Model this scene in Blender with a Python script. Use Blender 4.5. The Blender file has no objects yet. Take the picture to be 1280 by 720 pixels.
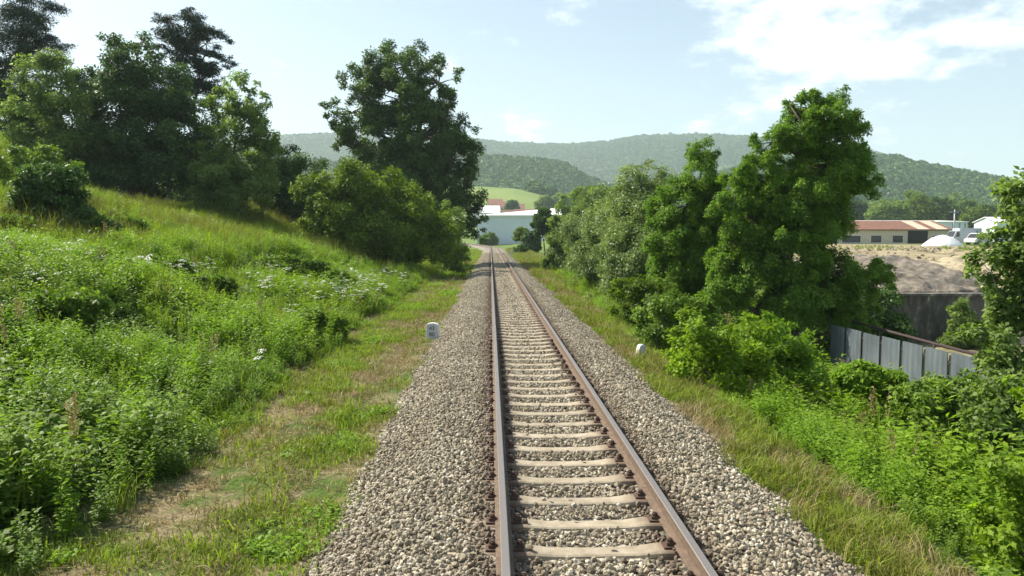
import bpy, math, random
import numpy as np
from mathutils import Matrix, Vector, Euler

C = bpy.context.scene.collection
SC = bpy.context.scene
R = math.radians
random.seed(3)

# ------------------------------------------------------------------ camera
F = 920.0                     # focal length in pixels of a 1280 wide picture
CAM = Vector((0.0, 0.0, 2.45))
cd = bpy.data.cameras.new('camera')
cd.sensor_width = 36.0
cd.lens = 36.0 * F / 1280.0
cd.clip_start = 0.1
cd.clip_end = 30000
cam = bpy.data.objects.new('camera', cd)
cam.location = CAM
cam.rotation_euler = (R(90 - 4.1), 0, R(-1.68))
C.objects.link(cam)
SC.camera = cam
CM = np.array(Euler((R(90 - 4.1), 0, R(-1.68))).to_matrix())

# ------------------------------------------------------------------ world, sun, exposure
SUN = Vector((-0.62, 0.36, 0.72)).normalized()
w = bpy.data.worlds.new('World')
SC.world = w
w.use_nodes = True
nt = w.node_tree
nt.nodes.clear()
def wn(t, **k):
    n = nt.nodes.new(t)
    for a, b in k.items(): setattr(n, a, b)
    return n
def wmath(op, a, b=None, c=None):
    n = wn('ShaderNodeMath', operation=op)
    for i, v in enumerate((a, b, c)):
        if v is None: continue
        if isinstance(v, (int, float)): n.inputs[i].default_value = v
        else: nt.links.new(v, n.inputs[i])
    return n.outputs[0]
sky = wn('ShaderNodeTexSky', sky_type='NISHITA')
sky.sun_disc = False
sky.sun_elevation = math.asin(SUN.z)
sky.sun_rotation = math.atan2(SUN.x, SUN.y)
sky.air_density = 1.0; sky.dust_density = 2.2; sky.ozone_density = 2.0
tc = wn('ShaderNodeTexCoord')
sep = wn('ShaderNodeSeparateXYZ'); nt.links.new(tc.outputs['Generated'], sep.inputs[0])
# milky humid air: sky pulled to a pale blue-white, more so towards the horizon
el = wmath('MAXIMUM', sep.outputs[2], 0.0)
milk = wmath('MULTIPLY_ADD', wmath('POWER', wmath('SUBTRACT', 1.0, el), 5.0), 0.60, 0.12)
mixm = wn('ShaderNodeMix', data_type='RGBA'); nt.links.new(milk, mixm.inputs[0])
nt.links.new(sky.outputs[0], mixm.inputs[6]); mixm.inputs[7].default_value = (7.2, 8.8, 9.2, 1)
# clouds: noise on a plane high above, in patches
den = wmath('ADD', el, 0.30)
px_ = wmath('DIVIDE', sep.outputs[0], den); py_ = wmath('DIVIDE', sep.outputs[1], den)
cv = wn('ShaderNodeCombineXYZ'); nt.links.new(px_, cv.inputs[0]); nt.links.new(py_, cv.inputs[1])
ns = wn('ShaderNodeTexNoise'); ns.inputs['Scale'].default_value = 3.6; ns.inputs['Detail'].default_value = 8; ns.inputs['Roughness'].default_value = 0.62
nt.links.new(cv.outputs[0], ns.inputs['Vector'])
def patch(px, py, rx, ry, amp):            # a bank of cloud around one direction of the sky
    d = CM @ np.array([(px - 640) / F, (360 - py) / F, -1.0]); d /= np.linalg.norm(d)
    az, e = math.atan2(d[0], d[1]), math.asin(d[2])
    azn = wmath('ARCTAN2', sep.outputs[0], sep.outputs[1])
    a = wmath('DIVIDE', wmath('SUBTRACT', azn, az), rx / F)
    b = wmath('DIVIDE', wmath('SUBTRACT', wmath('ARCSINE', sep.outputs[2]), e), ry / F)
    q = wmath('ADD', wmath('MULTIPLY', a, a), wmath('MULTIPLY', b, b))
    return wmath('MULTIPLY', wmath('MAXIMUM', wmath('SUBTRACT', 1.0, q), 0.0), amp)
tot = None
for p in [(1085, 35, 200, 100, .85), (920, 30, 130, 55, .7), (705, 28, 34, 14, .35), (1075, 98, 70, 20, .42), (1180, 95, 70, 20, .36), (885, 152, 80, 20, .42), (640, 166, 70, 16, .36), (1190, 28, 45, 30, .45), (1000, 130, 260, 60, .18)]:
    v = patch(*p)
    tot = v if tot is None else wmath('MAXIMUM', tot, v)
cl = wmath('ADD', wmath('MULTIPLY', wmath('SUBTRACT', ns.outputs[0], 0.56), 1.5), wmath('MULTIPLY', tot, 0.42))
ss = wn('ShaderNodeMapRange', interpolation_type='SMOOTHSTEP'); nt.links.new(cl, ss.inputs[0])
ss.inputs[1].default_value = 0.02; ss.inputs[2].default_value = 0.34; ss.inputs[3].default_value = 0; ss.inputs[4].default_value = 0.8
mixc = wn('ShaderNodeMix', data_type='RGBA'); nt.links.new(ss.outputs[0], mixc.inputs[0])
nt.links.new(mixm.outputs[2], mixc.inputs[6]); mixc.inputs[7].default_value = (11.3, 11.7, 12.0, 1)
bg = wn('ShaderNodeBackground'); bg.inputs[1].default_value = 0.085
nt.links.new(mixc.outputs[2], bg.inputs[0])
wo = wn('ShaderNodeOutputWorld'); nt.links.new(bg.outputs[0], wo.inputs[0])

sl = bpy.data.lights.new('sun', 'SUN'); sl.energy = 5.0; sl.angle = R(0.6); sl.color = (1.0, 0.92, 0.78)
so = bpy.data.objects.new('sun', sl); C.objects.link(so)
so.rotation_euler = SUN.to_track_quat('Z', 'Y').to_euler(); so.location = (-40, 30, 60)

SC.view_settings.view_transform = 'Standard'; SC.view_settings.look = 'None'
SC.view_settings.exposure = 0.84; SC.view_settings.gamma = 1.0; SC.view_settings.use_curve_mapping = False
cy = SC.cycles
cy.use_denoising = True
cy.max_bounces = 5; cy.diffuse_bounces = 3; cy.glossy_bounces = 2; cy.transmission_bounces = 3; cy.volume_bounces = 2; cy.transparent_max_bounces = 4
cy.use_adaptive_sampling = True; cy.adaptive_threshold = 0.02
cy.caustics_reflective = False; cy.caustics_refractive = False
cy.sample_clamp_indirect = 4

# ------------------------------------------------------------------ helpers
def ray(px, py):
    d = CM @ np.array([(px - 640) / F, (360 - py) / F, -1.0])
    return d / d[1]
def at(px, py, Y):            # the point of the place seen at (px, py) if it stands Y metres up the line
    d = ray(px, py)
    return np.array([d[0] * Y, Y, CAM.z + d[2] * Y])

def tag(o, label=None, cat=None, group=None, kind=None):
    if label: o['label'] = label
    if cat: o['category'] = cat
    if group: o['group'] = group
    if kind: o['kind'] = kind
    return o
def empty(name, loc, label, cat, rz=0.0, group=None):
    o = bpy.data.objects.new(name, None); o.location = loc; o.rotation_euler = (0, 0, rz); o.empty_display_size = .3
    C.objects.link(o)
    return tag(o, label, cat, group)
def mesh_np(name, V, Q, mat=None, tint=None, smooth=False, k=4):
    me = bpy.data.meshes.new(name)
    V = np.asarray(V, np.float32).reshape(-1, 3); Q = np.asarray(Q, np.int32).reshape(-1, k)
    me.vertices.add(len(V)); me.vertices.foreach_set('co', V.ravel())
    me.loops.add(Q.size); me.loops.foreach_set('vertex_index', Q.ravel())
    me.polygons.add(len(Q)); me.polygons.foreach_set('loop_start', np.arange(len(Q), dtype=np.int32) * k)
    if tint is not None:
        a = me.attributes.new('tint', 'FLOAT', 'FACE'); a.data.foreach_set('value', np.asarray(tint, np.float32))
    if mat is not None: me.materials.append(mat)
    me.update(calc_edges=True); me.validate()
    if smooth: me.polygons.foreach_set('use_smooth', [True] * len(me.polygons))
    return me
def link(name, me, parent=None, loc=None):
    o = bpy.data.objects.new(name, me); C.objects.link(o)
    if parent is not None: o.parent = parent
    if loc is not None: o.location = loc
    return o

class MB:                     # boxes, prisms and tubes gathered into ONE mesh
    def __init__(s): s.V = []; s.Fc = []
    def add(s, V, Fc):
        b = len(s.V); s.V += [tuple(float(c) for c in v) for v in V]; s.Fc += [tuple(b + i for i in f) for f in Fc]; return s
    def box(s, x0, x1, y0, y1, z0, z1):
        V = [(x0,y0,z0),(x1,y0,z0),(x1,y1,z0),(x0,y1,z0),(x0,y0,z1),(x1,y0,z1),(x1,y1,z1),(x0,y1,z1)]
        return s.add(V, [(0,3,2,1),(4,5,6,7),(0,1,5,4),(1,2,6,5),(2,3,7,6),(3,0,4,7)])
    def prism(s, pts, axis, a, b):    # polygon pts (2-D) extruded along axis from a to b
        n = len(pts)
        def P(p, t): return {'x': (t, p[0], p[1]), 'y': (p[0], t, p[1]), 'z': (p[0], p[1], t)}[axis]
        V = [P(p, a) for p in pts] + [P(p, b) for p in pts]
        return s.add(V, [tuple(range(n))[::-1], tuple(range(n, 2*n))] + [(i, (i+1) % n, n + (i+1) % n, n + i) for i in range(n)])
    def tube(s, P, rad, n=7):
        P = [Vector([float(c) for c in p]) for p in P]; rings = []
        for i, p in enumerate(P):
            t = (P[min(i+1, len(P)-1)] - P[max(i-1, 0)]).normalized()
            u = t.cross(Vector((0, 0, 1)) if abs(t.z) < .9 else Vector((1, 0, 0))).normalized(); v = t.cross(u)
            r = rad[i] if hasattr(rad, '__len__') else rad
            rings.append([p + (u * math.cos(2*math.pi*j/n) + v * math.sin(2*math.pi*j/n)) * r for j in range(n)])
        V = [q for r_ in rings for q in r_]; Fc = []
        for i in range(len(P) - 1):
            for j in range(n):
                Fc.append((i*n + j, i*n + (j+1) % n, (i+1)*n + (j+1) % n, (i+1)*n + j))
        Fc += [tuple(range(n))[::-1], tuple((len(P)-1)*n + j for j in range(n))]
        return s.add(V, Fc)
    def build(s, name, mat, parent=None, loc=None, smooth=False, bevel=0):
        me = bpy.data.meshes.new(name); me.from_pydata(s.V, [], s.Fc)
        if mat: me.materials.append(mat)
        me.update()
        if smooth: me.polygons.foreach_set('use_smooth', [True] * len(me.polygons))
        o = link(name, me, parent, loc)
        if bevel:
            m = o.modifiers.new('bevel', 'BEVEL'); m.width = bevel; m.segments = 2; m.limit_method = 'ANGLE'
        return o

def lattice(seed, n=256): return np.random.default_rng(seed).random((n, n))
_L = {}
def vn(x, y, s, seed=0):      # smooth value noise 0..1
    if seed not in _L: _L[seed] = lattice(seed)
    L = _L[seed]; x = np.asarray(x, float) / s + 1000; y = np.asarray(y, float) / s + 1000
    xi = np.floor(x).astype(int); yi = np.floor(y).astype(int); fx = x - xi; fy = y - yi
    fx = fx*fx*(3-2*fx); fy = fy*fy*(3-2*fy); g = lambda a, b: L[a % 256, b % 256]
    return (g(xi, yi)*(1-fx) + g(xi+1, yi)*fx)*(1-fy) + (g(xi, yi+1)*(1-fx) + g(xi+1, yi+1)*fx)*fy
def fbm(x, y, s, seed=0, o=4):
    t = 0; a = .5; n = 0
    for i in range(o):
        t = t + a * vn(x, y, s / 2**i, seed + i); n += a; a *= .5
    return t / n
def sstep(a, b, x): t = np.clip((np.asarray(x, float) - a) / (b - a), 0, 1); return t*t*(3-2*t)

# ------------------------------------------------------------------ materials
def mat(name):
    m = bpy.data.materials.new(name); m.use_nodes = True; n = m.node_tree; n.nodes.clear()
    out = n.nodes.new('ShaderNodeOutputMaterial'); b = n.nodes.new('ShaderNodeBsdfPrincipled'); n.links.new(b.outputs[0], out.inputs[0])
    return m, n, b, out
def ramp(n, src, stops, interp='LINEAR'):
    r = n.nodes.new('ShaderNodeValToRGB'); n.links.new(src, r.inputs[0]); e = r.color_ramp; e.interpolation = interp
    while len(e.elements) > 1: e.elements.remove(e.elements[0])
    e.elements[0].position = stops[0][0]; e.elements[0].color = (*stops[0][1], 1)
    for p, c in stops[1:]:
        x = e.elements.new(p); x.color = (*c, 1)
    return r.outputs[0]
def noise(n, scale, detail=4, rough=.55, coord=None):
    t = n.nodes.new('ShaderNodeTexNoise'); t.inputs['Scale'].default_value = scale; t.inputs['Detail'].default_value = detail; t.inputs['Roughness'].default_value = rough
    if coord is not None: n.links.new(coord, t.inputs['Vector'])
    return t.outputs[0]
def wpos(n): return n.nodes.new('ShaderNodeNewGeometry').outputs['Position']
def mth(n, op, a, b=None, c=None):
    m = n.nodes.new('ShaderNodeMath'); m.operation = op
    for i, v in enumerate((a, b, c)):
        if v is None: continue
        if isinstance(v, (int, float)): m.inputs[i].default_value = v
        else: n.links.new(v, m.inputs[i])
    return m.outputs[0]
def mixc_(n, f, a, b, bt='MIX'):
    m = n.nodes.new('ShaderNodeMix'); m.data_type = 'RGBA'; m.blend_type = bt
    for i, v in ((0, f), (6, a), (7, b)):
        if isinstance(v, (int, float)): m.inputs[i].default_value = v
        elif isinstance(v, tuple): m.inputs[i].default_value = (*v, 1)
        else: n.links.new(v, m.inputs[i])
    return m.outputs[2]
def bump(n, b, h, strength=.5, dist=.02):
    k = n.nodes.new('ShaderNodeBump'); k.inputs['Strength'].default_value = strength; k.inputs['Distance'].default_value = dist
    n.links.new(h, k.inputs['Height']); n.links.new(k.outputs[0], b.inputs['Normal'])
def plain(name, col, rough=.7, metal=0., var=.18, scale=6., bumpd=0.):
    m, n, b, o = mat(name)
    nz = noise(n, scale, 5, .6, wpos(n))
    lo = tuple(c * (1 - var) for c in col); hi = tuple(min(1, c * (1 + var)) for c in col)
    n.links.new(ramp(n, nz, [(.3, lo), (.7, hi)]), b.inputs['Base Color'])
    b.inputs['Roughness'].default_value = rough; b.inputs['Metallic'].default_value = metal
    if bumpd: bump(n, b, nz, .6, bumpd)
    return m
def leafmat(name, dark, mid, light, trans=.35, rough=.5, rnd=.2):
    m, n, b, o = mat(name)
    a = n.nodes.new('ShaderNodeAttribute'); a.attribute_name = 'tint'
    oi = n.nodes.new('ShaderNodeObjectInfo')
    v = mth(n, 'ADD', mth(n, 'MULTIPLY', a.outputs['Fac'], 1 - rnd), mth(n, 'MULTIPLY', oi.outputs['Random'], rnd))
    col = ramp(n, v, [(.05, dark), (.5, mid), (.95, light)])
    n.links.new(col, b.inputs['Base Color']); b.inputs['Roughness'].default_value = rough
    b.inputs['Specular IOR Level'].default_value = .15
    t = n.nodes.new('ShaderNodeBsdfTranslucent')
    n.links.new(mixc_(n, 1., col, (1.35, 1.5, .6), 'MULTIPLY'), t.inputs[0])
    mx = n.nodes.new('ShaderNodeMixShader'); mx.inputs[0].default_value = trans
    n.links.new(b.outputs[0], mx.inputs[1]); n.links.new(t.outputs[0], mx.inputs[2]); n.links.new(mx.outputs[0], o.inputs[0])
    return m
M = {}
M['bark'] = plain('bark', (.11, .085, .065), .9, var=.4, scale=9, bumpd=.02)
M['oak'] = leafmat('oak_leaf', (0.048, 0.084, 0.022), (0.077, 0.138, 0.033), (0.126, 0.210, 0.048), .28)
M['dark'] = leafmat('dark_leaf', (0.042, 0.078, 0.027), (0.072, 0.134, 0.040), (0.120, 0.209, 0.053), .28)
M['pale'] = leafmat('pale_leaf', (0.097, 0.152, 0.041), (0.164, 0.237, 0.068), (0.242, 0.327, 0.103), .45)
M['hazel'] = leafmat('hazel_leaf', (0.066, 0.110, 0.013), (0.127, 0.193, 0.022), (0.220, 0.308, 0.039), .36)
M['locust'] = leafmat('locust_leaf', (0.077, 0.148, 0.018), (0.142, 0.251, 0.034), (0.244, 0.373, 0.054), .38)
M['willow'] = leafmat('willow_leaf', (0.111, 0.167, 0.056), (0.186, 0.255, 0.093), (0.348, 0.422, 0.212), .3, .4)
M['pine'] = leafmat('pine_needle', (0.024, 0.046, 0.030), (0.035, 0.068, 0.041), (0.054, 0.095, 0.054), .1)
M['weed'] = leafmat('weed_leaf', (0.090, 0.151, 0.013), (0.174, 0.269, 0.025), (0.280, 0.403, 0.045), .42)
M['weed2'] = leafmat('weed_leaf_cool', (0.069, 0.121, 0.021), (0.132, 0.213, 0.034), (0.230, 0.333, 0.063), .38)
M['weed3'] = leafmat('weed_leaf_yellow', (0.116, 0.200, 0.019), (0.168, 0.284, 0.026), (0.231, 0.357, 0.042), .4)
M['grass'] = leafmat('grass_blade', (0.126, 0.179, 0.019), (0.200, 0.273, 0.029), (0.294, 0.357, 0.058), .4)
M['verge'] = leafmat('verge_blade', (.13, .15, .025), (.19, .20, .035), (.28, .26, .08), .3)
M['straw'] = leafmat('dry_blade', (.20, .15, .075), (.30, .23, .12), (.42, .34, .20), .2)
M['petal'] = plain('white_petal', (.75, .76, .68), .7, var=.05)
M['farwood'] = leafmat('far_leaf', (0.022, 0.066, 0.015), (0.055, 0.127, 0.026), (0.121, 0.209, 0.039), .15, rnd=.65)

# ------------------------------------------------------------------ terrain
def track_x(Y): return .86 - np.clip(np.asarray(Y, float) - 132, 0, None)**2 / 900.0
LAY = {  # forest ridges: distance, front width, back width, skyline seen from the line
 'far': (2600, 850, 900, [(-700,150),(-200,165),(200,174),(350,174),(402,174),(500,176),(598,178),(632,182),(715,184),(760,181),(795,173),(835,172),(920,171),(1000,176),(1095,190),(1200,215),(1400,240),(2000,240)]),
 'right': (1150, 330, 500, [(700,292),(850,240),(900,215),(1000,197),(1050,193),(1100,197),(1131,200),(1166,211),(1211,218),(1252,226),(1280,231),(1400,245),(2000,240)]),
 'mid': (1000, 250, 350, [(-700,190),(300,200),(500,200),(597,197),(660,200),(695,202),(715,210),(730,220),(745,225),(765,235),(800,250),(880,280),(2000,293)]),
 'field': (600, 150, 260, [(-700,225),(400,231),(550,233),(607,235),(642,237),(667,241),(690,247),(720,260),(780,282),(2000,293)]),
 'blue': (4600, 500, 700, [(-700,230),(1000,235),(1150,222),(1280,222),(1500,219),(2000,222)]),
}
def layer_h(k, x, y):
    D, wf, wb, prof = LAY[k]
    th = np.arctan2(x, np.maximum(y, 1e-3) ); r = np.hypot(x, y)
    px = 613 + F * np.tan(np.clip(th, -1.2, 1.2))
    pp = np.array(prof, float)
    H = {'far': -13., 'right': -5., 'mid': -5.}.get(k, 2.45) + (294 - np.interp(px, pp[:, 0], pp[:, 1])) / F * D * np.cos(th) / 1.0
    d = r * np.where(y > 0, 1, 0) - D
    g = np.where(d < 0, np.exp(-(d / wf)**2), np.exp(-(d / wb)**2))
    cut = np.exp(-(D / wf)**2)
    return np.maximum(H * (g - cut * .0), 0) * np.where(y > 1, 1, 0)
def far_h(x, y):
    r = np.hypot(x, y)
    h = np.zeros_like(r)
    for k in LAY: h = np.maximum(h, layer_h(k, x, y))
    rough = (fbm(x, y, 260, 50, 4) - .5) * 2
    h = h * (1 + .05 * rough * sstep(700, 1500, r) - .16 * sstep(.10, .0, np.abs(fbm(x, y, 420, 57, 2) - .5)) * sstep(.95, .75, h / 300.) * sstep(650, 900, r))
    return h * sstep(180, 420, r) 
LX = [0, 1.5, 4, 5.5, 8, 12, 18, 25, 40, 60, 100]; LZ = [-.35, -.42, -.52, -.35, .45, 1.75, 3.2, 4.0, 6.4, 8.5, 10]
RX = [0, 2.2, 3.4, 4.3, 6, 9, 16, 22, 60, 120]; RZn = [-.3, -.42, -.6, -.8, -1.5, -2.5, -2.75, -2.75, -2.6, -2.2]
RZf = [-.3, -.42, -.45, -.5, -.7, -.9, -.6, .2, .6, .6]
def ground_h(x, y):
    x = np.asarray(x, float); y = np.asarray(y, float)
    xr = x - (track_x(y) - .86)
    # left bank
    zl = np.interp(-xr, LX, LZ)
    zl = zl + 4.0 * np.exp(-((x + 28)**2 / 42 + (y - 35)**2 / 60)) + 1.5 * np.exp(-((x + 18.5)**2 / 14 + (y - 55)**2 / 30))
    zl = zl + sstep(5, 9, -xr) * ((fbm(x, y, 7, 3) - .5) * 1.1 + (fbm(x, y, 2.2, 9) - .5) * .35)
    ter = (-xr - (9.5 + (y - 30) * -.09))                    # an old terrace edge running up the slope
    zl = zl + .45 * sstep(-.4, .35, ter) * sstep(22, 28, y) * sstep(52, 44, y) * sstep(4, 1, ter)
    zl = zl * (1 - .8 * sstep(90, 190, y)) * sstep(-60, -10, y)
    # right side: bank falls to the fence, then the yard behind its retaining wall
    k = sstep(34, 44, y + np.clip(x - 14, 0, 40) * 0)
    zn = np.interp(xr, RX, RZn); zf = np.interp(xr, RX, RZf)
    plateau = np.interp(y, [35.3, 46, 54, 62, 90, 140], [-.45, .35, 1.25, 1.15, .8, .7])
    kr = sstep(13.5, 15.5, x)
    kw = sstep(35.05, 35.35, y)
    low = zn * (1 - sstep(33, 50, y)) + zf * sstep(33, 50, y)
    zr = np.where(x > 13.5, zn * (1 - kw) * kr + plateau * kw * kr + low * (1 - kr), low)
    zr = zr + sstep(4.5, 7, xr) * (fbm(x, y, 6, 13) - .5) * .45
    z = np.where(xr < 0, zl, zr)
    z = np.where(np.abs(xr) < 2.4, np.interp(xr, [-2.4, -1.6, 1.6, 2.4], [-.55, -.5, -.5, -.5]), z)
    r = np.hypot(x, y)
    z = z * (1 - sstep(180, 420, r) * .9)
    return z + far_h(x, y)
def gz(x, y): return float(ground_h(np.array([x]), np.array([y]))[0])

# colour zones of the ground as vertex attributes: 'dry' (straw / bare), 'field', 'dirt'
def grid_mesh(name, xs, ys, m, cols=None):
    X, Y = np.meshgrid(xs, ys); Z = ground_h(X, Y)
    V = np.stack([X, Y, Z], -1).reshape(-1, 3); nx, ny = len(xs), len(ys)
    i = np.arange(nx - 1); j = np.arange(ny - 1); I, J = np.meshgrid(i, j)
    a = (J * nx + I).ravel(); Q = np.stack([a, a + 1, a + nx + 1, a + nx], 1)
    me = mesh_np(name, V, Q, m, smooth=True)
    x, y = V[:, 0], V[:, 1]; xr = x - (track_x(y) - .86)
    dry = np.clip((sstep(-4.3, -3.6, xr) * sstep(-1.2, -1.8, xr)) + sstep(2.2, 2.8, xr) * sstep(4.6, 3.8, xr), 0, 1) * .9
    dirt = np.maximum(sstep(15, 17, x) * sstep(33, 35.2, y) * sstep(150, 135, y) * sstep(90, 60, x), .75 * sstep(13, 14, x) * sstep(36, 34, y) * sstep(10, 14, y) * sstep(60, 40, x))
    r = np.hypot(x, y)
    field = sstep(380, 420, r) * sstep(760, 680, r) + sstep(120, 160, y) * sstep(400, 380, r) * .5
    for nm, v in (('dry', dry), ('dirt', dirt), ('field', field)):
        at_ = me.attributes.new(nm, 'FLOAT', 'POINT'); at_.data.foreach_set('value', v.astype(np.float32))
    return me
m, n, b, o = mat('ground_cover'); P = wpos(n)
def attr(n, nm):
    a = n.nodes.new('ShaderNodeAttribute'); a.attribute_name = nm; return a.outputs['Fac']
n1 = noise(n, 1.1, 6, .6, P); n2 = noise(n, 14, 5, .65, P); n3 = noise(n, .012, 5, .55, P)
green = ramp(n, n2, [(.3, (.035, .06, .014)), (.5, (.07, .115, .022)), (.7, (.12, .17, .035))])
dryc = ramp(n, n2, [(.3, (.10, .075, .045)), (.5, (.22, .17, .10)), (.7, (.33, .27, .17))])
base = mixc_(n, mth(n, 'MULTIPLY', attr(n, 'dry'), ramp(n, n1, [(.42, (0, 0, 0)), (.56, (1, 1, 1))])), green, dryc)
dirtc = ramp(n, noise(n, .6, 9, .75, P), [(.35, (.13, .105, .07)), (.5, (.31, .26, .165)), (.65, (.42, .36, .24))])
base = mixc_(n, attr(n, 'dirt'), base, dirtc)
fieldc = ramp(n, n3, [(.4, (.14, .21, .055)), (.6, (.20, .26, .075))])
base = mixc_(n, attr(n, 'field'), base, fieldc)
n.links.new(base, b.inputs['Base Color']); b.inputs['Roughness'].default_value = .95; b.inputs['Specular IOR Level'].default_value = .1
bump(n, b, n2, .7, .05)
M['ground'] = m
def graded(a0, lo, hi, step, growth, limit_lo, limit_hi):
    xs = list(np.arange(lo, hi + 1e-6, step)); s = step; x = hi
    while x < limit_hi: s *= growth; x += s; xs.append(x)
    s = step; x = lo; L = []
    while x > limit_lo: s *= growth; x -= s; L.append(x)
    return np.array(L[::-1] + xs)
xs = graded(0, -30, 30, .33, 1.045, -4300, 4300); ys = graded(0, 0, 64, .33, 1.035, -500, 5600)
g = link('ground', grid_mesh('ground', xs, ys, M['ground'])); tag(g, kind='structure')

# ballast bed
m, n, b, o = mat('ballast_fines'); P = wpos(n)
vo = n.nodes.new('ShaderNodeTexVoronoi'); vo.inputs['Scale'].default_value = 17; n.links.new(P, vo.inputs['Vector'])
vc = n.nodes.new('ShaderNodeSeparateColor'); n.links.new(vo.outputs['Color'], vc.inputs[0])
stone = ramp(n, vc.outputs[0], [(0, (.16, .14, .11)), (.4, (.30, .27, .22)), (1, (.52, .48, .41))])
edge = ramp(n, vo.outputs['Distance'], [(.3, (1, 1, 1)), (.75, (.25, .22, .18))])
n.links.new(mixc_(n, 1., stone, edge, 'MULTIPLY'), b.inputs['Base Color']); b.inputs['Roughness'].default_value = .9
inv = mth(n, 'SUBTRACT', 1., vo.outputs['Distance']); bump(n, b, inv, 1., .03)
M['ballast'] = m
BX = [-2.75, -2.45, -2.0, -1.6, -1.3, -.85, -.65, 0, .65, .85, 1.3, 1.6, 1.95, 2.3, 2.6]; BZ = [-.62, -.50, -.33, -.205, -.178, -.185, -.235, -.225, -.235, -.185, -.178, -.205, -.34, -.50, -.62]
def ballast_z(xc): return np.interp(xc, BX, BZ)
ysb = np.concatenate([np.arange(-6, 60, .25), np.arange(60, 270, 2.)])
V = []; 
for y in ysb:
    for k_, x in enumerate(BX):
        V.append((x + track_x(y) + (vn(x * 0 + k_ * 7.3, y, .9, 4) - .5) * (.22 if k_ in (0, 1, 13, 14) else 0), y, ballast_z(x)))
nb = len(BX); Q = [(j*nb + i, j*nb + i + 1, (j+1)*nb + i + 1, (j+1)*nb + i) for j in range(len(ysb)-1) for i in range(nb-1)]
bb = link('ballast_bed', mesh_np('ballast_bed', V, Q, M['ballast'], smooth=True)); tag(bb, kind='structure')

# ------------------------------------------------------------------ scattering of uncountable things
def scatter(name, protos, pts, rot, scl, idx, label, cat):
    coll = bpy.data.collections.new(name + '_kinds')
    for i, me in enumerate(protos):
        coll.objects.link(bpy.data.objects.new('%s_kind_%s' % (name, 'abcdefghijkl'[i]), me))
    me = bpy.data.meshes.new(name); me.vertices.add(len(pts)); me.vertices.foreach_set('co', np.asarray(pts, np.float32).ravel())
    a = me.attributes.new('rot', 'FLOAT_VECTOR', 'POINT'); a.data.foreach_set('vector', np.asarray(rot, np.float32).ravel())
    a = me.attributes.new('scl', 'FLOAT_VECTOR', 'POINT'); s = np.asarray(scl, np.float32)
    if s.ndim == 1: s = np.stack([s, s, s], 1)
    a.data.foreach_set('vector', s.ravel())
    a = me.attributes.new('idx', 'INT', 'POINT'); a.data.foreach_set('value', np.asarray(idx, np.int32))
    me.update()
    ng = bpy.data.node_groups.new(name + '_scatter', 'GeometryNodeTree')
    ng.interface.new_socket('Geometry', in_out='INPUT', socket_type='NodeSocketGeometry')
    ng.interface.new_socket('Geometry', in_out='OUTPUT', socket_type='NodeSocketGeometry')
    N = ng.nodes; gi = N.new('NodeGroupInput'); go = N.new('NodeGroupOutput')
    ip = N.new('GeometryNodeInstanceOnPoints'); ci = N.new('GeometryNodeCollectionInfo')
    ci.inputs[0].default_value = coll; ci.inputs[1].default_value = True; ci.inputs[2].default_value = True
    ip.inputs['Pick Instance'].default_value = True
    def na(nm, t):
        q = N.new('GeometryNodeInputNamedAttribute'); q.data_type = t; q.inputs[0].default_value = nm
        return next(s_ for s_ in q.outputs if s_.enabled and s_.name == 'Attribute')
    ng.links.new(gi.outputs[0], ip.inputs['Points']); ng.links.new(ci.outputs[0], ip.inputs['Instance'])
    ng.links.new(na('idx', 'INT'), ip.inputs['Instance Index'])
    e2r = N.new('FunctionNodeEulerToRotation'); ng.links.new(na('rot', 'FLOAT_VECTOR'), e2r.inputs[0]); ng.links.new(e2r.outputs[0], ip.inputs['Rotation'])
    ng.links.new(na('scl', 'FLOAT_VECTOR'), ip.inputs['Scale'])
    ng.links.new(ip.outputs[0], go.inputs[0])
    ob = link(name, me); md = ob.modifiers.new('scatter', 'NODES'); md.node_group = ng
    return tag(ob, label, cat, kind='stuff')

def unit(a): return a / np.maximum(np.linalg.norm(a, axis=-1, keepdims=True), 1e-9)
def leaf_quads(P, Nrm, Ax, L, W, fold=.18):
    """one pointed leaf per row: base, side, tip, side"""
    Ax = unit(Ax - Nrm * np.sum(Ax * Nrm, -1, keepdims=True)); S = np.cross(Nrm, Ax)
    L = L[:, None]; W = W[:, None]
    V = np.stack([P, P + Ax*L*.45 + S*W*.5 + Nrm*W*fold, P + Ax*L - Nrm*L*.08, P + Ax*L*.45 - S*W*.5 + Nrm*W*fold], 1)
    return V.reshape(-1, 3), np.arange(len(P) * 4).reshape(-1, 4)

def weed_mesh(name, m, seed, h=.8, rad=.32, stems=9, per=22, leaf=.085, aspect=.5, spread=.5):
    r = np.random.default_rng(seed); P = []; A = []; T = []; Nn = []; Ls = []
    for s in range(stems):
        a = r.uniform(0, 6.28); d = np.array([math.cos(a), math.sin(a), 0]); o_ = d * r.uniform(0, rad * .6)
        hh = h * r.uniform(.55, 1.05); lean = d * rad * r.uniform(.1, 1) * spread * 1.6
        for k in range(per):
            t = (k + r.random()) / per; t = .12 + .88 * t
            c = o_ + lean * t**1.5 + np.array([0, 0, hh * t]); b_ = r.uniform(0, 6.28)
            out = np.array([math.cos(b_), math.sin(b_), r.uniform(-.1, .5)])
            P.append(c + out * .02); A.append(out); Nn.append(unit(np.array([out[0]*-.25 + r.normal()*.3, out[1]*-.25 + r.normal()*.3, 1.])))
            Ls.append(leaf * (1.25 - .6 * t) * r.uniform(.7, 1.3)); T.append(np.clip(.35 + .4*t + r.normal()*.18, 0, 1))
    P, A, Nn, Ls = map(np.array, (P, A, Nn, Ls))
    V, Q = leaf_quads(P, Nn, A, Ls, Ls * aspect)
    return mesh_np(name, V, Q, m, T)
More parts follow.
